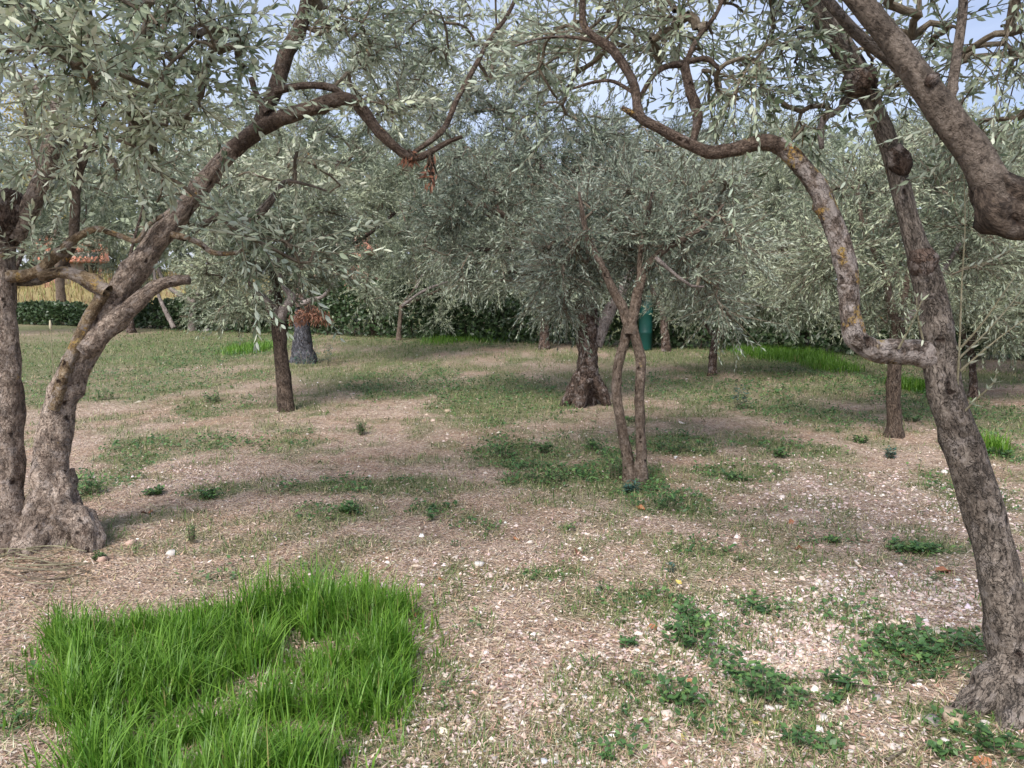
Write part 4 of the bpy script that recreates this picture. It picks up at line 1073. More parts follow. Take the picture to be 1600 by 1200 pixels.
# houses
def box(x0, x1, y0, y1, z0, z1):
    V = np.array([(x, y, z) for z in (z0, z1) for y in (y0, y1) for x in (x0, x1)], float)
    F = np.array([(0, 2, 3, 1), (4, 5, 7, 6), (0, 1, 5, 4), (2, 6, 7, 3), (0, 4, 6, 2), (1, 3, 7, 5)])
    return V, F
def house(label, base, w, d, h, roof_h, wall_m, roof_m, rot):
    root = obj('house', None, loc=base, label=label, cat='house')
    root.rotation_euler.z = rot
    V, F = box(-w / 2, w / 2, -d / 2, d / 2, -.3, h)
    V = np.vstack([V, [(-w / 2, 0, h + roof_h), (w / 2, 0, h + roof_h)]])
    obj('wall', mesh('wall', V, [F, np.array([(4, 6, 8), (5, 9, 7)])], wall_m), root)
    o, th = .35, .12
    e = roof_h / (d / 2) * o
    rv = []
    for x in (-w / 2 - o, w / 2 + o):
        rv += [(x, -d / 2 - o, h - e + .02), (x, 0, h + roof_h + .02), (x, d / 2 + o, h - e + .02), (x, -d / 2 - o, h - e + th), (x, 0, h + roof_h + th), (x, d / 2 + o, h - e + th)]
    rf = obj('roof', mesh('roof', np.array(rv), [np.array([(3, 9, 10, 4), (4, 10, 11, 5), (0, 1, 7, 6), (1, 2, 8, 7), (0, 6, 9, 3), (2, 5, 11, 8), (0, 3, 4, 1), (1, 4, 5, 2), (6, 7, 10, 9), (7, 8, 11, 10)])], roof_m), root)
    # rows of round roof tiles
    tv, tq, n0 = [], [], 0
    nrow = int((w + 2 * o) / .24)
    for side in (-1, 1):
        for i in range(nrow):
            x = -w / 2 - o + .12 + i * .24
            a = np.linspace(0, np.pi, 5)
            for yy, zz in ((side * (d / 2 + o), h - e + th), (0, h + roof_h + th)):
                tv += [(x + .08 * math.cos(q), yy, zz + .07 * math.sin(q)) for q in a]
            tq += [(n0 + k, n0 + k + 1, n0 + k + 6, n0 + k + 5) for k in range(4)]
            n0 += 10
    t = obj('tile_rows', mesh('tile_rows', np.array(tv), [np.array(tq)], roof_m), rf, kind='stuff')
    V, F = box(-.3, .3, -.3, .3, h + roof_h * .4, h + roof_h + .7)
    ch = obj('chimney', mesh('chimney', V + [w * .25, .5, 0], [F], wall_m), rf)
    for x in (-w * .28, w * .28):
        V, F = box(x - .45, x + .45, -d / 2 - .05, -d / 2 + .02, 1.0, 2.1)
        win = obj('window', mesh('window', V, [F], FRAME), root)
        for sx in (-1, 1):
            V, F = box(x + sx * .22 - .18, x + sx * .22 + .18, -d / 2 - .056, -d / 2 - .03, 1.06, 2.04)
            obj('pane', mesh('pane', V, [F], PANE), win)
    V, F = box(-.5, .5, -d / 2 - .06, -d / 2 + .02, 0, 2.1)
    dr = obj('door', mesh('door', V, [F], FRAME), root)
    V, F = box(.34, .4, -d / 2 - .1, -d / 2 - .05, 1.0, 1.12)
    obj('handle', mesh('handle', V, [F], PANE), dr)
STUCCO = plain_mat('salmon_stucco', (0.50, 0.25, 0.18), (0.60, 0.33, 0.25), 3)
ROOFT = plain_mat('terracotta', (0.36, 0.14, 0.085), (0.52, 0.24, 0.155), 8)
FRAME = plain_mat('painted_frame', (0.30, 0.25, 0.2), (0.38, 0.32, 0.26), 5, .6)
PANE, n_, l_, b_ = new_mat('window_pane')
b_.inputs['Base Color'].default_value = (0.03, 0.035, 0.04, 1); b_.inputs['Roughness'].default_value = 0.1
hb = W(118, 470, 41); hb[2] = float(gz(hb[0], hb[1])[0]) - .9
house('salmon house with terracotta roof glimpsed between the two pinkish trunks', hb, 2.6, 3.4, 1.75, 1.0, STUCCO, ROOFT, math.radians(28))
hb = W(542, 470, 38); hb[2] = float(gz(hb[0], hb[1])[0])
house('salmon house glimpsed as one small patch through the middle foliage', hb, 2.6, 3.2, 1.35, .5, STUCCO, ROOFT, math.radians(-12))

def rock_mesh(seed, mat, sq=(1, .8, .7)):
    r = np.random.default_rng(seed)
    V, F = box(-.5, .5, -.5, .5, -.5, .5)
    # one subdivision of the cube, rounded and knocked about
    pts = [tuple(v) for v in V]; quads = []
    idx = {p: i for i, p in enumerate(pts)}
    def vid(p):
        p = tuple(np.round(p, 5))
        if p not in idx: idx[p] = len(pts); pts.append(p)
        return idx[p]
    for f in F:
        c = [np.array(pts[i]) for i in f]
        m = sum(c) / 4
        for k in range(4):
            quads.append((f[k], vid((c[k] + c[(k + 1) % 4]) / 2), vid(m), vid((c[k] + c[k - 1]) / 2)))
    P = np.array(pts)
    P = norm(P) * .25 + P * .5 + r.normal(0, .075, P.shape)
    return mesh('stone', P * np.array(sq), [np.array(quads)], mat, {'col': np.zeros((len(P), 3))})
# teal barrel
TEAL = plain_mat('teal_plastic', (0.005, 0.055, 0.048), (0.01, 0.085, 0.07), 3, .45)
bb, bt = G(1008, 546)
barrel = obj('barrel', None, loc=bb, label='slim teal green plastic barrel behind the two-stemmed olive', cat='barrel')
def lathe(prof, sides=20):
    a = np.linspace(0, 2 * np.pi, sides, endpoint=False)
    V = np.array([(r * math.cos(q), r * math.sin(q), z) for r, z in prof for q in a])
    i = np.arange(len(prof) - 1)[:, None] * sides; j = np.arange(sides)[None]; j2 = (j + 1) % sides
    return V, np.stack([i + j, i + j2, i + sides + j2, i + sides + j], 2).reshape(-1, 4)
V, Q = lathe([(.0, -.03), (.13, -.03), (.145, .02), (.15, .36), (.16, .38), (.15, .40), (.15, .78), (.16, .80), (.15, .82), (.145, 1.08), (.12, 1.12)])
obj('body', mesh('body', V, [Q], TEAL, None, True), barrel)
V, Q = lathe([(.135, 1.11), (.14, 1.17), (.11, 1.19), (.0, 1.19)])
obj('lid', mesh('lid', V, [Q], TEAL, None, True), barrel)

# ------------------------------------------------------------------ extra parts of single trees
def dead_foliage(root, base, centre, rad, n, ll, seed, label):
    r = np.random.default_rng(seed)
    p = centre + norm(r.normal(0, 1, (n, 3))) * (r.random((n, 1)) ** .5) * rad
    p[:, 2] -= 0.35 * np.abs(p[:, 0] - centre[0])
    d = norm(r.normal(0, .5, (n, 3)) + [0, 0, -.8])
    so = Soup()
    for k in range(26):
        e = p[r.integers(0, n)]
        so.add(*tube(np.array([centre + [0, 0, rad[2] * .9], (centre + e) / 2 + [0, 0, rad[2] * .3], e]), [.008, .006, .003], 4, k, 0, 0, False))
    o = obj('dead_foliage', leaves_mesh('dead_foliage', p, d, norm(r.normal(0, 1, (n, 3))), r.uniform(.7, 1.2, n) * ll, r.uniform(.18, .28, n) * ll, r.random(n), LEAF_DEAD, base, False, r), root, kind='stuff', label=label)
    obj('dead_twigs', so.build('dead_twigs', BARK_STUB, base), o)
dead_foliage(t5, b5, W(484, 488, 14.0), np.array([.42, .3, .17]), 750, .085, 1, 'rust brown dead leaves hanging under the boughs')
dead_foliage(t1, b1, W(672, 262, 4.4), np.array([.04, .04, .11]), 45, .055, 2, 'dried orange brown leaves hanging from the bough')
dead_foliage(t1, b1, W(640, 244, 4.4), np.array([.05, .05, .04]), 60, .05, 3, 'dried orange brown leaves caught on the bough')

def shoots(root, base, lst, t, mat_leaf, seed, n_pairs=9):
    r = np.random.default_rng(seed)
    for pts in lst:
        P = np.array([W(x, y, t + dz) for x, y, dz in pts])
        Ps, _ = resample(P, np.ones(len(P)), .03)
        R = np.linspace(.0045, .0016, len(Ps))
        V, Q, T, B = tube(Ps, R, 6, seed, 0, 0, True)
        o = obj('sucker_shoot', mesh('sucker_shoot', V - base, [Q, T], SHOOT, {'bk': B}, True), root)
        p, d, n = [], [], []
        for k in range(n_pairs):
            i = int((.12 + .88 * (k + 1) / n_pairs) * (len(Ps) - 1))
            td = norm(Ps[min(i + 1, len(Ps) - 1)] - Ps[i - 1])
            rad = norm(np.cross(td, r.normal(0, 1, 3)))
            for sg in (-1, 1):
                p.append(Ps[i]); d.append(norm(td * .8 + sg * rad)); n.append(norm(td - sg * rad * .8))
        p, d, n = map(np.array, (p, d, n))
        L = r.uniform(.022, .038, len(p))
        obj('leaves', leaves_mesh('leaves', p, d, n, L, L * .26, r.uniform(.4, 1, len(p)), mat_leaf, base, True, r), o, kind='stuff')
shoots(t2, b2, [[(1496, 610, 0), (1500, 520, -.03), (1503, 440, -.05), (1508, 350, -.08), (1506, 270, -.1)],
                [(1500, 545, 0), (1535, 505, -.05), (1570, 455, -.1), (1590, 425, -.12)], [(1498, 560, 0), (1540, 520, .05), (1580, 475, .08), (1605, 440, .1)],
                [(1500, 580, 0), (1540, 545, -.02), (1585, 510, -.04), (1620, 490, -.05)], [(1505, 645, 0), (1530, 620, -.05), (1552, 598, -.08), (1560, 570, -.1)],
                [(1500, 420, .1), (1540, 410, .1), (1590, 385, .1)], [(1404, 545, 0), (1425, 505, -.04), (1440, 470, -.06)], [(1442, 530, -.02), (1434, 495, -.04), (1432, 465, -.05)]], 2.8, LEAF_NEAR, 3)

# ------------------------------------------------------------------ grass
def in_poly(x, y, poly):
    c = np.zeros(len(x), bool)
    for i in range(len(poly)):
        (x1, y1), (x2, y2) = poly[i], poly[i - 1]
        c ^= ((y1 > y) != (y2 > y)) & (x < (x2 - x1) * (y - y1) / (y2 - y1 + 1e-12) + x1)
    return c

rg = np.random.default_rng(21)
GP = [(58, 1020), (120, 992), (250, 984), (400, 962), (510, 940), (590, 945), (625, 965), (640, 1010), (654, 1060), (622, 1100), (606, 1135), (540, 1165), (515, 1195), (480, 1260), (300, 1290), (110, 1290), (95, 1200), (85, 1110)]
gp = [tuple(G(*p)[0][:2]) for p in GP]
xs, ys = [p[0] for p in gp], [p[1] for p in gp]
nt = 5600
tx, ty = rg.uniform(min(xs), max(xs), nt), rg.uniform(min(ys), max(ys), nt)
jx = (fbm2(tx, ty, 8, 91, 2) - .5) * .36 + rg.normal(0, .025, nt); jy = (fbm2(tx, ty, 8, 95, 2) - .5) * .3 + rg.normal(0, .025, nt)
ok = in_poly(tx + jx, ty + jy, gp)
tx, ty = tx[ok], ty[ok]
ctr = [(G(500, 1030)[0], .17, .10), (G(420, 1075)[0], .16, .11), (G(560, 1010)[0], .14, .08), (G(330, 1120)[0], .14, .12), (G(260, 1030)[0], .10, .07), (G(480, 1090)[0], .13, .07), (G(300, 1190)[0], .10, .08), (G(200, 1100)[0], .08, .06), (G(570, 1070)[0], .10, .06), (G(430, 1150)[0], .12, .06)]
bare = np.zeros(len(tx))
for c, a, b in ctr:
    bare = np.maximum(bare, np.clip(1.3 - ((tx - c[0]) / a) ** 2 - ((ty - c[1]) / b) ** 2, 0, 1))
dens = sstep(0.20, 0.56, fbm2(tx, ty, 11, 3)) * (1 - .7 * bare)
ok = rg.random(len(tx)) < dens
tx, ty, bare, dens = tx[ok], ty[ok], bare[ok], dens[ok]
ex = rg.integers(0, len(gp), 260); fx_ = rg.random(260)
ea = np.array(gp)[ex] * (1 - fx_)[:, None] + np.array(gp)[ex - 1] * fx_[:, None] + rg.normal(0, .07, (260, 2))
tx = np.concatenate([tx, ea[:, 0]]); ty = np.concatenate([ty, ea[:, 1]]); bare = np.concatenate([bare, np.full(260, .6)]); dens = np.concatenate([dens, np.full(260, .3)])
nb = 7
bx = np.repeat(tx, nb) + rg.normal(0, .016, len(tx) * nb); by = np.repeat(ty, nb) + rg.normal(0, .016, len(tx) * nb)
bh = np.repeat((.07 + .135 * sstep(.25, .75, fbm2(tx, ty, 6, 13))) * (1 - .45 * bare) * (.55 + .5 * dens) * rg.uniform(.6, 1.3, len(tx)), nb) * rg.uniform(.4, 1.3, len(bx))
bl = np.abs(rg.normal(.4, .45, len(bx)))
baz = np.repeat(rg.uniform(0, 6.28, len(tx)), nb) + rg.normal(0, 1.0, len(bx))
bt_ = np.clip(np.repeat(rg.normal(.48, .15, len(tx)), nb) + rg.normal(0, .17, len(bx)) + .6 * (rg.random(len(bx)) < .04), 0, 1)
bP = np.stack([bx, by, gz(bx, by) - .005], 1)
gbase = np.array([np.mean(tx), np.mean(ty), 0.0])
obj('grass_patch', blades_mesh('grass_patch', bP, bh, rg.uniform(.0045, .0095, len(bx)), bl, baz, bt_, GRASS, gbase, 3), loc=gbase, kind='stuff',
    label='patch of tall lush green grass in the left foreground', cat='grass')

# scatter over the wedge of ground in and beside the view: density falls with distance
def wedge(n, r0, r1, p=1.0, half=0.80, seed=0):
    r = np.random.default_rng(seed)
    q = r.random(n)
    if p == 1.0: d = r0 * (r1 / r0) ** q
    else: d = (r0 ** (1 - p) + q * (r1 ** (1 - p) - r0 ** (1 - p))) ** (1 / (1 - p))
    a = r.uniform(-half, half, n)
    return np.sin(a) * d, np.cos(a) * d, d, r

# low green growth
x, y, d, r = wedge(230000, 1.7, 27, 0.9, .8, 31)
k = r.random(len(x)) < np.clip(green(x, y) * 1.15, 0, 1) ** 1.2
x, y, d = x[k], y[k], d[k]
P = np.stack([x, y, gz(x, y) - .004], 1)
n = len(x)
far = 1 + d * .07
gc = palette(r, n, [(.06, .12, .03), (.10, .17, .045), (.16, .21, .08), (.24, .25, .12), (.36, .32, .19)], [2.5, 3.5, 3, 2.5, 2])
obj('low_grass', blades_mesh('low_grass', P, r.uniform(.012, .05, n) * far, r.uniform(.0035, .007, n) * far, np.abs(r.normal(.7, .5, n)), r.uniform(0, 6.28, n), gc, col_mat('low_green', .6, .2), np.zeros(3), 1),
    kind='stuff', label='short sparse green growth dotting the orchard floor', cat='grass')
# leafy ground cover in the same patches
cx_, cy_, cn_ = [], [], 0
for (qx, qy, rx, ry, s_) in PW:
    dd = math.hypot(qx, qy)
    cnt = int(min(4200, 900 * s_ * rx * ry * 60 / dd ** 1.1))
    a = rg.uniform(0, 6.28, cnt); q = np.sqrt(rg.random(cnt)) * 1.15
    cx_.append(qx + np.cos(a) * q * rx); cy_.append(qy + np.sin(a) * q * ry)
x, y = np.concatenate(cx_), np.concatenate(cy_)
k = rg.random(len(x)) < sstep(.38, .60, fbm2(x, y, 6.0, 87)) * np.clip(green(x, y) * 2, 0, 1)
x, y = x[k], y[k]; n = len(x); d = np.hypot(x, y)
P = np.stack([x, y, gz(x, y) + rg.uniform(.0, .035, n) * (1 + d * .05)], 1)
a = rg.uniform(0, 6.28, n)
L = rg.uniform(.012, .03, n) * (1 + d * .06)
obj('ground_cover', leaves_mesh('ground_cover', P, np.stack([np.cos(a), np.sin(a), rg.uniform(-.1, .7, n)], 1), np.stack([rg.normal(0, .4, n), rg.normal(0, .4, n), np.ones(n)], 1), L, L * rg.uniform(.4, .75, n), np.clip(rg.normal(.5, .25, n), 0, 1), LEAF_WEED, np.zeros(3), False, rg),
    kind='stuff', label='low leafy ground cover in green patches on the orchard floor', cat='ground cover')
# bright far strips of long grass
bs = []
for px, py, rx, ry, cnt in ((750, 527, 80, 9, 3200), (1225, 556, 70, 13, 4200), (1300, 575, 40, 8, 900), (1425, 606, 26, 9, 900), (390, 548, 40, 9, 1100), (690, 535, 40, 5, 500), (1550, 706, 22, 6, 350)):
    c, t = G(px, py); ya, yb = G(px, py + ry)[0][1], G(px, py - ry)[0][1]
    a, q = rg.uniform(0, 6.28, cnt), np.sqrt(rg.random(cnt)) * (0.75 + .35 * rg.random(cnt))
    bs.append(np.stack([c[0] + np.cos(a) * q * rx * t / FPX, (ya + yb) / 2 + np.sin(a) * q * (yb - ya) / 2], 1))
bs = np.concatenate(bs); n = len(bs)
P = np.stack([bs[:, 0], bs[:, 1], gz(bs[:, 0], bs[:, 1]) - .01], 1)
obj('far_grass', blades_mesh('far_grass', P, rg.uniform(.08, .24, n), rg.uniform(.008, .016, n), np.abs(rg.normal(.4, .3, n)), rg.uniform(0, 6.28, n), np.clip(rg.normal(.5, .2, n), 0, 1), GRASS, np.zeros(3), 2),
    kind='stuff', label='bright green grass strips in front of the hedge', cat='grass')
# straw
x, y, d, r = wedge(150000, 1.7, 24, 1.15, .8, 32)
k = r.random(len(x)) < np.clip(.35 + .9 * fbm2(x, y, 1.3, 5) - .45 * green(x, y), .1, 1)
x, y, d = x[k], y[k], d[k]; n = len(x)
P = np.stack([x, y, gz(x, y) + r.uniform(-.002, .008, n)], 1)
sc_ = palette(r, n, [(.53, .42, .29), (.60, .50, .38), (.42, .31, .22), (.24, .16, .11), (.66, .58, .48), (.44, .42, .23), (.52, .35, .23)], [4, 3, 4, 4, 1.2, 3.5, 1.5])
H = r.uniform(.008, .03, n)
obj('straw', blades_mesh('straw', P, H, r.uniform(.0012, .0028, n) * (1 + d * .16), r.uniform(.02, .07, n) * (1 + d * .04) / H, r.uniform(0, 6.28, n), sc_, LITTER, np.zeros(3), 1),
    kind='stuff', label='dry straw and cut grass strewn over the orchard floor', cat='straw')
# fallen olive leaves
x, y, d, r = wedge(95000, 1.7, 22, 1.45, .8, 33)
k = r.random(len(x)) < np.clip(.5 + .8 * fbm2(x, y, .9, 25) - .4 * green(x, y), .1, 1)
x, y, d = x[k], y[k], d[k]; n = len(x)
P = np.stack([x, y, gz(x, y) + r.uniform(.002, .012, n)], 1)
a = r.uniform(0, 6.28, n)
D = np.stack([np.cos(a), np.sin(a), r.normal(0, .22, n)], 1)
L = r.uniform(.009, .027, n) * (1 + d * .06)
lc = palette(r, n, [(.50, .365, .29), (.60, .465, .385), (.32, .205, .15), (.60, .50, .45), (.48, .43, .33), (.17, .11, .08), (.66, .60, .55)], [4, 3.5, 4.5, 1.8, 2.5, 5, .7])
me = leaves_mesh('leaf_litter', P, D, np.stack([r.normal(0, .35, n), r.normal(0, .35, n), np.ones(n)], 1), L, L * r.uniform(.18, .32, n), np.zeros(n), LITTER, np.zeros(3), False, r, .18)
me.attributes.new('col', 'FLOAT_VECTOR', 'POINT').data.foreach_set('vector', np.repeat(lc, 4, axis=0).astype(np.float32).ravel())
obj('leaf_litter', me, kind='stuff', label='fallen dry olive leaves covering the orchard floor', cat='leaf litter')
# gravel
x, y, d, r = wedge(52000, 1.7, 20, 1.4, .8, 34)
k = r.random(len(x)) < np.clip(.03 + gravelly(x, y) * 1.1, 0, 1)
x, y = x[k], y[k]
for px, py, rr_, cnt in ((1180, 990, .42, 4200), (1420, 940, .5, 3400), (960, 1120, .6, 2600), (1330, 770, .9, 1300), (1560, 800, .8, 1300), (260, 745, .5, 400), (1250, 1040, .3, 1000), (720, 900, .5, 400)):
    c, _ = G(px, py); a = r.uniform(0, 6.28, cnt); q = np.sqrt(r.random(cnt)) * rr_ * (1 + .4 * r.normal(0, .5, cnt))
    x = np.concatenate([x, c[0] + np.cos(a) * q * 1.25]); y = np.concatenate([y, c[1] + np.sin(a) * q * .8])
d = np.hypot(x, y); n = len(x)
OV = np.array([(1, 0, -.2), (0, 1, -.2), (-1, 0, -.2), (0, -1, -.2), (.35, .3, .8), (-.45, -.2, .75)])
OF = np.array([(0, 1, 4), (1, 2, 4), (2, 5, 4), (2, 3, 5), (3, 0, 4), (3, 4, 5)])
a = r.uniform(0, 6.28, n); sz = np.exp(r.normal(np.log(.0062), .40, n)) * (1 + d * .06)
V = np.broadcast_to(OV, (n, 6, 3)) * (1 + r.normal(0, .22, (n, 6, 3))) * np.stack([sz, sz * r.uniform(.6, 1, n), sz * r.uniform(.35, .7, n)], 1)[:, None]
V = np.stack([V[..., 0] * np.cos(a)[:, None] - V[..., 1] * np.sin(a)[:, None], V[..., 0] * np.sin(a)[:, None] + V[..., 1] * np.cos(a)[:, None], V[..., 2]], 2)
V = V + np.stack([x, y, gz(x, y) + sz * .1], 1)[:, None]
pc = palette(r, n, [(.58, .48, .43), (.66, .57, .52), (.44, .35, .30), (.76, .70, .67), (.26, .20, .17), (.52, .34, .27)], [4, 2.6, 4, .9, 4.5, .6], .15)
obj('gravel', mesh('gravel', V.reshape(-1, 3), [(np.arange(n)[:, None, None] * 6 + OF[None]).reshape(-1, 3)], PEBBLE, {'col': np.repeat(pc, 6, axis=0)}),
    kind='stuff', label='pale pinkish gravel chips on the bare ground', cat='gravel')

# ------------------------------------------------------------------ single pebbles, fallen leaves, weeds, sticks
def at_ground(px, py, dz=0.0):
    c, t = G(px, py)
    z = float(gz(c[0], c[1])[0])
    return Vector((c[0], c[1], z + dz)), t

def solid(name, c, seed):
    r = np.random.default_rng(seed)
    m, n, l, b = new_mat(name)
    tc = n.new('ShaderNodeTexCoord'); f = noise(n, l, tc.outputs['Object'], 5, 4)
    rr = ramp(n, [(.3, tuple(q * .8 for q in c)), (.7, tuple(min(.9, q * 1.12) for q in c))]); l.new(f, rr.inputs['Fac'])
    l.new(rr.outputs['Color'], b.inputs['Base Color']); b.inputs['Roughness'].default_value = .85
    return m
PEBM = {'white': solid('pebble_white', (.58, .54, .50), 1), 'pink': solid('pebble_pink', (.46, .32, .26), 2), 'tan': solid('pebble_tan', (.42, .33, .24), 3), 'grey': solid('pebble_grey', (.30, .27, .25), 4), 'blue': solid('pebble_bluish', (.5, .52, .58), 5)}
PEB = {k: [rock_mesh(300 + 10 * i + j, m, (1, .8, .6)) for j in range(3)] for i, (k, m) in enumerate(PEBM.items())}
STONES = [(1202, 1115, 15, 'white', 'round white pebble below the paired weed clumps at lower right'), (1287, 1127, 17, 'white', 'larger white stone right of the broad-leaved weed'),
          (865, 1131, 16, 'pink', 'pink stone at the bottom middle of the gravel'), (960, 1052, 13, 'pink', 'small pinkish stone left of the weed clumps'),
          (1047, 1142, 19, 'tan', 'flat tan stone in front of the middle weed clump'), (1370, 1093, 18, 'grey', 'squarish grey stone left of the leaning trunk\'s foot'),
          (1088, 968, 12, 'white', 'white pebble in the upper weed clump'), (748, 887, 14, 'white', 'white chip on the straw in the picture\'s middle'),
          (1488, 1122, 34, 'tan', 'lumpy tan stone at the foot of the leaning trunk'), (1512, 1108, 30, 'grey', 'grey stone tucked against the leaning trunk\'s foot'), (1455, 1128, 26, 'grey', 'low grey rock furthest from the leaning trunk\'s foot'),
          (850, 1188, 14, 'blue', 'bluish white stone at the bottom edge'), (868, 1192, 12, 'blue', 'smaller bluish white stone beside another at the bottom edge'),
          (268, 868, 16, 'white', 'pale stone beyond the grass patch near the flared trunk'), (160, 880, 18, 'pink', 'reddish flat stone right of the flared trunk'), (205, 855, 16, 'pink', 'pinkish stone between the flared trunk and the grass'),
          (322, 518, 13, 'white', 'flat white stone at the far leaning olive'), (1540, 1130, 14, 'white', 'white pebble below the trunk foot at lower right'),
          (1330, 1180, 13, 'white', 'white pebble at the bottom edge left of the trunk foot'), (1535, 1148, 11, 'white', 'tiny white pebble in the shade of the trunk foot'),
          (700, 645, 10, 'tan', 'small orange tan stone on the far bare ground'), (480, 925, 14, 'white', 'pale stone just behind the grass patch')]
for i, (px, py, w, kind, lab) in enumerate(STONES):
    p, t = at_ground(px, py)
    o = bpy.data.objects.new('stone', PEB[kind][i % 3]); COL.objects.link(o)
    sc = w * t / FPX * 1.0
    o.location = p + Vector((0, 0, sc * .05)); o.scale = (sc,) * 3; o.rotation_euler = (0, 0, i * 1.3)
    o['label'] = lab; o['category'] = 'stone'; o['group'] = 'stones on the orchard floor'
rp = np.random.default_rng(99)
for i in range(110):
    while True:
        px, py = rp.uniform(640, 1500), rp.uniform(780, 1195)
        c, t = G(px, py)
        if rp.random() < float(gravelly([c[0]], [c[1]])[0]) + .12: break
    p, t = at_ground(px, py)
    kind = ('white', 'pink', 'tan', 'grey', 'white')[rp.integers(0, 5)]
    o = bpy.data.objects.new('pebble', PEB[kind][i % 3]); COL.objects.link(o)
    sc = rp.uniform(.013, .024)
    o.location = p + Vector((0, 0, sc * .12)); o.scale = (sc,) * 3; o.rotation_euler = (0, 0, rp.uniform(0, 6))
    o['label'] = 'small pebble lying among the gravel right of the grass patch'; o['category'] = 'pebble'; o['group'] = 'small pebbles on the gravel'

def curled_leaf(seed, mat):
    r = np.random.default_rng(seed)
    n = 7
    V, F = [], []
    lobes = r.uniform(.75, 1.15, n)
    for i in range(n):
        u = i / (n - 1)
        w = max(.012, .44 * math.sin(math.pi * u ** .85) ** .9 * lobes[i]) if 0 < u < 1 else .012
        z0 = .5 * (u - .5) ** 2 * (1 if seed % 2 else -.4)
        V += [(-w, u - .5, z0 + w * w * 1.1 + r.normal(0, .02)), (-w * .5, u - .5, z0 + r.normal(0, .015)), (0, u - .5, z0 - .03), (w * .5, u - .5, z0 + r.normal(0, .015)), (w, u - .5, z0 + w * w * .8 + r.normal(0, .02))]
    for i in range(n - 1):
        for j in range(4):
            a = i * 5 + j
            F.append((a, a + 1, a + 6, a + 5))
    return mesh('blade', np.array(V), [np.array(F)], mat, None, True)
FLM = {'rust': solid('fallen_leaf_rust', (.29, .12, .06), 6), 'orange': solid('fallen_leaf_orange', (.42, .18, .085), 7), 'tan': solid('fallen_leaf_tan', (.42, .28, .17), 8), 'yellow': solid('fallen_leaf_yellow', (.60, .50, .14), 9)}
FL = {k: [curled_leaf(400 + 10 * i + j, m) for j in range(3)] for i, (k, m) in enumerate(FLM.items())}
STALK = solid('leaf_stalk', (.30, .17, .09), 10)
FALLEN = [(905, 870, 28, 'rust', 'curled rust brown fallen leaf in the picture\'s middle'), (806, 846, 12, 'orange', 'small orange leaf left of the curled rust one'), (1476, 896, 26, 'rust', 'rust brown fallen leaf left of the leaning trunk'),
          (1248, 863, 16, 'rust', 'dark red fallen leaf beyond the gravel at right'), (1424, 1032, 34, 'tan', 'folded tan fallen leaf near the leaning trunk\'s foot'), (1535, 1193, 34, 'orange', 'orange fallen leaf at the lower right corner'),
          (548, 1140, 26, 'tan', 'tan leaf at the grass patch\'s lower right edge'), (648, 968, 14, 'orange', 'orange leaf beside the grass patch\'s upper right corner'), (1078, 1074, 16, 'orange', 'small orange leaf in the middle weed clump'),
          (1140, 905, 14, 'orange', 'faint orange leaf on the straw right of the middle'), (690, 912, 13, 'orange', 'orange scrap above the grass patch\'s right end'), (1018, 990, 18, 'rust', 'reddish leaf at the edge of the upper weed clump'),
          (470, 905, 15, 'tan', 'pale curled leaf behind the grass patch'), (295, 1065, 18, 'tan', 'pale dead leaf lying in the thin part of the grass'), (520, 1030, 18, 'rust', 'brown dead leaf standing in the grass'),
          (1238, 820, 12, 'rust', 'small brown leaf beyond the dark red one'), (1060, 912, 10, 'yellow', 'small yellow leaf beside the dark weed'), (1180, 1135, 14, 'yellow', 'bright yellow leaf at the lower middle'),
          (1068, 1162, 12, 'yellow', 'small yellow leaf at the bottom'), (1000, 795, 14, 'orange', 'orange leaf in front of the two-stemmed olive'), (230, 800, 18, 'rust', 'reddish leaf behind the flared trunk foot'), (60, 1075, 26, 'tan', 'curled tan leaves at the grass patch\'s left edge')]
for i, (px, py, w, kind, lab) in enumerate(FALLEN):
    p, t = at_ground(px, py)
    root = obj('fallen_leaf', None, loc=p, label=lab, cat='leaf', group='fallen broad leaves on the orchard floor')
    sc = w * t / FPX * 1.15
    root.rotation_euler = (.35 * math.sin(i * 1.7), .4 * math.cos(i * 2.1), i * 2.4); root.scale = (sc,) * 3
    bl_ = obj('blade', FL[kind][i % 3], root); bl_.location.z = .06
    V, Q, T, B = tube(np.array([(0, -.45, .09), (.03, -.7, .05), (.09, -.85, .03)]), [.02, .016, .012], 5, 0, 0, 0, True)
    obj('stalk', mesh('stalk', V, [Q, T], STALK, {'bk': B}, True), root)

# weeds: rosettes and small bushes of leaves
def weed_leaf(seed, mat, ratio):
    r = np.random.default_rng(seed)
    us = [0, .18, .42, .68, .88, 1]
    V, F = [], []
    for u in us:
        w = ratio * .5 * math.sin(math.pi * min(1, u ** .8 * .93 + .05)) if 0 < u < 1 else .02
        z = .25 * u - .32 * u * u
        V += [(-w, u, z + .22 * w + r.normal(0, .008)), (0, u, z), (w, u, z + .22 * w + r.normal(0, .008))]
    for i in range(len(us) - 1):
        for j in range(2):
            a = i * 3 + j; F.append((a, a + 1, a + 4, a + 3))
    return mesh('leaf', np.array(V), [np.array(F)], mat, {'tint': np.full(len(V), r.random())}, True)
WL = {'broad': [weed_leaf(500 + i, LEAF_WEED, .55) for i in range(6)], 'narrow': [weed_leaf(520 + i, LEAF_WEED, .26) for i in range(6)], 'blue': [weed_leaf(540 + i, LEAF_BLUEWEED, .3) for i in range(6)]}
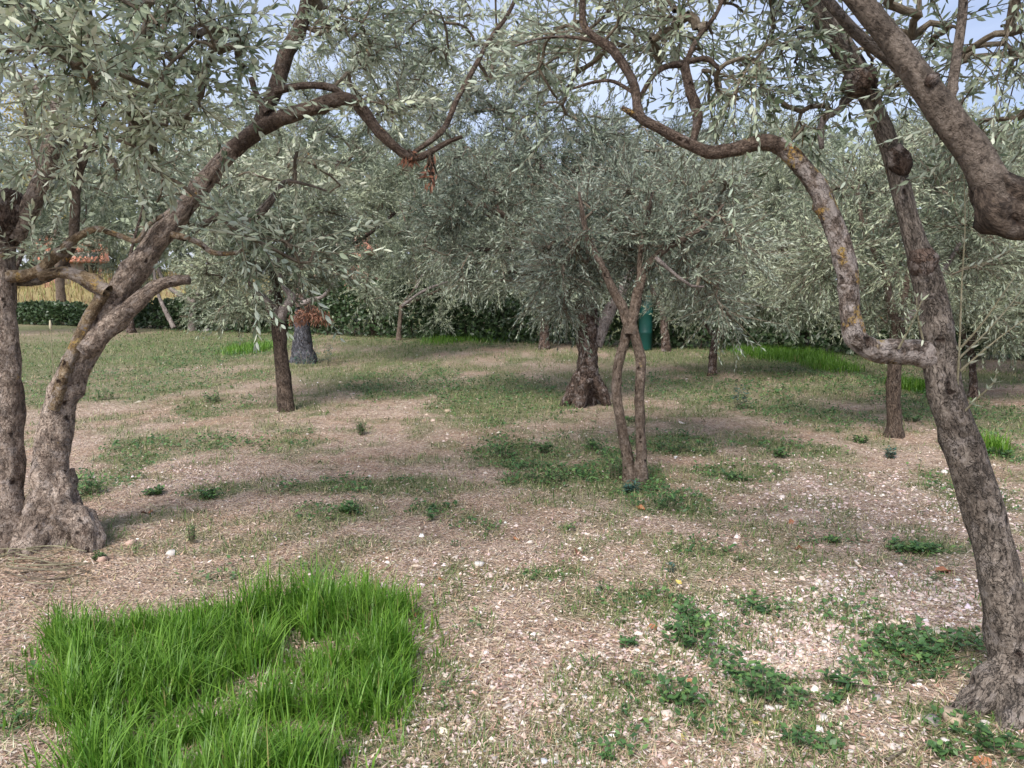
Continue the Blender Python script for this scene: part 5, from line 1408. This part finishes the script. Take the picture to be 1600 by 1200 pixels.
def weed(px, py, w_px, h_px, kind, lab, n, parts, seed, group='weeds growing on the orchard floor'):
    r = np.random.default_rng(seed)
    p, t = at_ground(px, py)
    R, Hh = w_px * .5 * t / FPX, h_px * t / FPX
    root = obj('weed', None, loc=p, label=lab, cat='weed', group=group)
    ll = max(min(R * .6, .045), .014) * (.75 if kind == 'broad' else 1.1)
    pts, mats = [], []
    so = Soup()
    ns = max(4, n // 6)
    stems = []
    for k in range(ns):
        a, q = r.uniform(0, 6.28), R * .75 * math.sqrt(r.random())
        e = np.array([math.cos(a) * q, math.sin(a) * q, Hh * r.uniform(.4, 1)])
        s0 = np.array([math.cos(a) * q * .55, math.sin(a) * q * .55, -.01])
        line = np.array([s0, (s0 + e) / 2 + [0, 0, Hh * .12], e]); stems.append(line)
        so.add(*tube(line, [.0022, .0018, .001], 4, k, 0, 0, False))
    obj('stem', so.build('stem', SHOOT, np.zeros(3)), root, kind='stuff')
    Ps, Ds, Ns, Ls = [], [], [], []
    for k in range(n):
        line = stems[r.integers(0, ns)]
        u = r.uniform(.25, 1)
        q = line[0] * (1 - u) + line[2] * u + [0, 0, Hh * .2 * u * (1 - u)]
        a = r.uniform(0, 6.28)
        Ps.append(q); Ds.append((math.cos(a), math.sin(a), r.uniform(-.1, .7))); Ns.append((r.normal(0, .3), r.normal(0, .3), 1)); Ls.append(ll * r.uniform(.6, 1.2))
    Ps, Ds, Ns, Ls = np.array(Ps), norm(np.array(Ds)), np.array(Ns), np.array(Ls)
    X = norm(np.cross(Ds, Ns)); Nz = np.cross(X, Ds)
    if parts:
        for k in range(n):
            o = bpy.data.objects.new('leaf', WL[kind][r.integers(0, 6)]); COL.objects.link(o); o.parent = root
            o.matrix_local = Matrix(((X[k][0], Ds[k][0], Nz[k][0], Ps[k][0]), (X[k][1], Ds[k][1], Nz[k][1], Ps[k][1]), (X[k][2], Ds[k][2], Nz[k][2], Ps[k][2]), (0, 0, 0, 1))) @ Matrix.Scale(Ls[k], 4)
    else:
        ratio = {'broad': .55, 'narrow': .28, 'blue': .3}[kind]
        obj('leaves', leaves_mesh('leaves', Ps, Ds, Ns, Ls, Ls * ratio, r.random(n), LEAF_BLUEWEED if kind == 'blue' else LEAF_WEED, np.zeros(3), True, r), root, kind='stuff')

NEARW = [(1190, 1100, 90, 70, 'broad', 'largest broad-leaved weed standing on the pale gravel', 46), (1060, 1100, 100, 50, 'broad', 'low weed clump left of the largest broad-leaved weed', 46), (1085, 1015, 90, 45, 'broad', 'dense weed clump above the low one on the gravel', 40),
         (1075, 975, 56, 36, 'broad', 'dark upright weed topping the dense clump', 26), (975, 1015, 50, 28, 'broad', 'small round weed left of the dense clump', 22), (1222, 958, 34, 20, 'broad', 'single bright weed right of the dark upright one', 14),
         (1190, 956, 50, 22, 'narrow', 'thin trailing weed between dense clump and bright weed', 20), (1048, 897, 26, 24, 'blue', 'small dark blue-green weed beside a yellow leaf', 16), (1470, 1018, 120, 38, 'broad', 'wide leafy weed mat left of the leaning trunk', 60), (1400, 1015, 60, 24, 'narrow', 'sparse weed fringe at the mat\'s left end', 22),
         (1240, 1172, 46, 40, 'narrow', 'grassy upright weed at the bottom right of centre', 26), (1560, 1180, 100, 46, 'broad', 'weed clump in the lower right corner', 44), (1480, 1180, 80, 26, 'broad', 'low creeping weed below the trunk foot', 34), (1310, 1075, 60, 26, 'narrow', 'low weed right of the largest broad-leaved weed', 24),
         (1300, 1105, 60, 22, 'broad', 'flat weed beside the larger white stone', 22), (950, 1198, 50, 26, 'broad', 'weed cut by the bottom edge', 22), (945, 925, 30, 32, 'narrow', 'feathery weed on the straw right of the middle', 16), (670, 812, 46, 26, 'broad', 'green weed standing alone left of the middle', 22),
         (690, 795, 50, 18, 'broad', 'flat weed just behind the lone green one', 18), (892, 832, 26, 14, 'broad', 'tiny rosette weed in front of the middle', 10), (735, 815, 22, 14, 'broad', 'tiny weed right of the lone green one', 9), (1035, 795, 80, 44, 'narrow', 'tall grassy weed in front of the two-stemmed olive', 60)]
for i, (px, py, w, h, kd, lab, n) in enumerate(NEARW):
    weed(px, py, w, h * .8, kd, lab, int(n * 1.6), True, 600 + i)
MIDW = [(785, 712, 66, 26, 'broad', 'dark weed patch left of the two-stemmed olive'), (850, 748, 90, 22, 'broad', 'bright weed strip in front of the dark weed patch'), (965, 745, 60, 46, 'narrow', 'dense tuft at the left foot of the two-stemmed olive'), (985, 765, 30, 20, 'blue', 'dark tuft right against the two-stemmed olive\'s foot'),
        (1050, 705, 70, 28, 'broad', 'weed patch right of the two-stemmed olive'), (1150, 748, 60, 14, 'broad', 'low weeds further right of the two-stemmed olive'), (930, 700, 46, 16, 'narrow', 'shaded weeds behind the two-stemmed olive\'s foot'), (850, 705, 40, 18, 'broad', 'small weeds between two darker patches'),
        (325, 775, 44, 16, 'broad', 'low green weeds right of the leaning pinkish trunk'), (240, 772, 40, 12, 'broad', 'low weeds nearer the leaning pinkish trunk'), (140, 770, 60, 34, 'narrow', 'grassy tuft behind the flared trunk foot'), (155, 880, 24, 14, 'broad', 'tiny weed in front of the flared trunk foot'), (330, 630, 44, 18, 'narrow', 'far tuft left of the young olive'),
        (165, 625, 46, 18, 'narrow', 'far tuft beside the leaning pinkish trunk'), (1390, 715, 22, 20, 'blue', 'small dark weed before the post-like trunk'), (1345, 690, 40, 12, 'broad', 'pale green weeds left of the post-like trunk'), (1425, 655, 40, 12, 'broad', 'green weeds right of the post-like trunk'), (1220, 715, 30, 16, 'broad', 'small weed left of the bare gravel strip'),
        (1410, 860, 60, 14, 'broad', 'flat weeds left of the leaning trunk\'s middle'), (1450, 862, 50, 14, 'broad', 'flat weeds touching the leaning trunk\'s middle'), (1565, 712, 40, 16, 'narrow', 'bright tuft right of the leaning trunk'), (476, 574, 60, 26, 'blue', 'blue-green weeds at the bulky olive\'s foot'), (508, 572, 50, 46, 'blue', 'taller blue-green weed right of the bulky olive\'s foot'),
        (1300, 850, 30, 10, 'broad', 'tiny weeds beyond the gravel'), (300, 850, 16, 30, 'narrow', 'thin upright weed behind the grass patch'), (545, 800, 40, 12, 'narrow', 'faint weeds left of the middle'), (565, 680, 20, 24, 'narrow', 'upright weed on the far bare ground'), (990, 660, 40, 12, 'broad', 'weeds behind the two stems'), (1155, 640, 40, 40, 'blue', 'grey-green sucker bush at the stubby olive')]
for i, (px, py, w, h, kd, lab) in enumerate(MIDW):
    weed(px, py, w, h, kd, lab, 130, False, 700 + i)
rs = np.random.default_rng(123)
for i in range(70):
    while True:
        px, py = rs.uniform(80, 1520), rs.uniform(660, 1150)
        if px < 670 and py > 890: continue
        c, t = G(px, py)
        if rs.random() < .12 + float(green(np.array([c[0]]), np.array([c[1]]))[0]): break
    weed(px, py, rs.uniform(.05, .11) * FPX / t, rs.uniform(.02, .06) * FPX / t, ('broad', 'narrow')[i % 2], 'tiny weed scattered on the dry straw', 14, False, 800 + i, 'tiny scattered weeds')

# sticks and stalks
def stick(lab, pts, r0, mat, name='stick', cat='stick', lift=.008, group=None, z=None):
    P = []
    for k, (px, py) in enumerate(pts):
        p, t = at_ground(px, py, lift)
        P.append(np.array(p))
    P = np.array(P); b = P[0].copy()
    Ps, _ = resample(P, np.ones(len(P)), .02)
    V, Q, T, B = tube(Ps, np.linspace(r0, r0 * .5, len(Ps)), 6, int(pts[0][0]), .1, 0, True)
    return obj(name, mesh(name, V - b, [Q, T], mat, {'bk': B}, True), loc=b, label=lab, cat=cat, group=group)
stick('long thin dry twig lying left of the leaning trunk\'s foot', [(1300, 1062), (1380, 1050), (1470, 1035), (1556, 1018)], .004, SHOOT)
stick('dark twig on the gravel beside the largest weed', [(1205, 1072), (1260, 1068), (1330, 1074), (1400, 1080)], .005, TWIG)
stick('dark broken twig at the bottom right of centre', [(1385, 1195), (1400, 1185), (1418, 1174)], .008, TWIG)
stick('pale stick behind the two-stemmed olive', [(915, 672), (940, 674), (962, 677)], .008, SHOOT)
stick('pale straw stalk crossing the lower left corner', [(0, 1160), (50, 1166), (95, 1178)], .004, SHOOT)
stick('thin dark twig across the upper gravel', [(1130, 935), (1170, 948), (1215, 968)], .004, TWIG)
rk = np.random.default_rng(55)
for i in range(16):
    x0, y0 = rk.uniform(-10, 60), rk.uniform(868, 925)
    a = rk.uniform(-.4, .5)
    stick('dry pruned twig heaped at the foot of the upright pinkish trunk', [(x0, y0), (x0 + 45 * math.cos(a), y0 + 22 * math.sin(a) + rk.normal(0, 4)), (x0 + 95 * math.cos(a), y0 + 45 * math.sin(a))], rk.uniform(.003, .006), (SHOOT, TWIG)[i % 3 == 0], 'twig', 'twig', rk.uniform(.01, .06), 'pruned twigs at the left trunk')
p, t = at_ground(90, 640)
st = obj('dry_stalk', None, loc=p, label='tall pale dry stalk standing behind the leaning pinkish trunk', cat='plant')
V, Q, T, B = tube(np.array([(0, 0, -.03), (-.01, 0, .3), (-.015, 0, .62), (-.01, 0, .98)]), [.007, .006, .005, .004], 6, 4, 0, 0, True, .05)
obj('stem', mesh('stem', V, [Q, T], SHOOT, {'bk': B}, True), st)
V, Q = lathe([(.0, .95), (.012, .96), (.016, 1.0), (.010, 1.05), (.0, 1.07)], 8)
obj('seed_head', mesh('seed_head', V + [-.01, 0, 0], [Q], solid('seed_head', (.5, .45, .32), 3), None, True), st)
#@@END
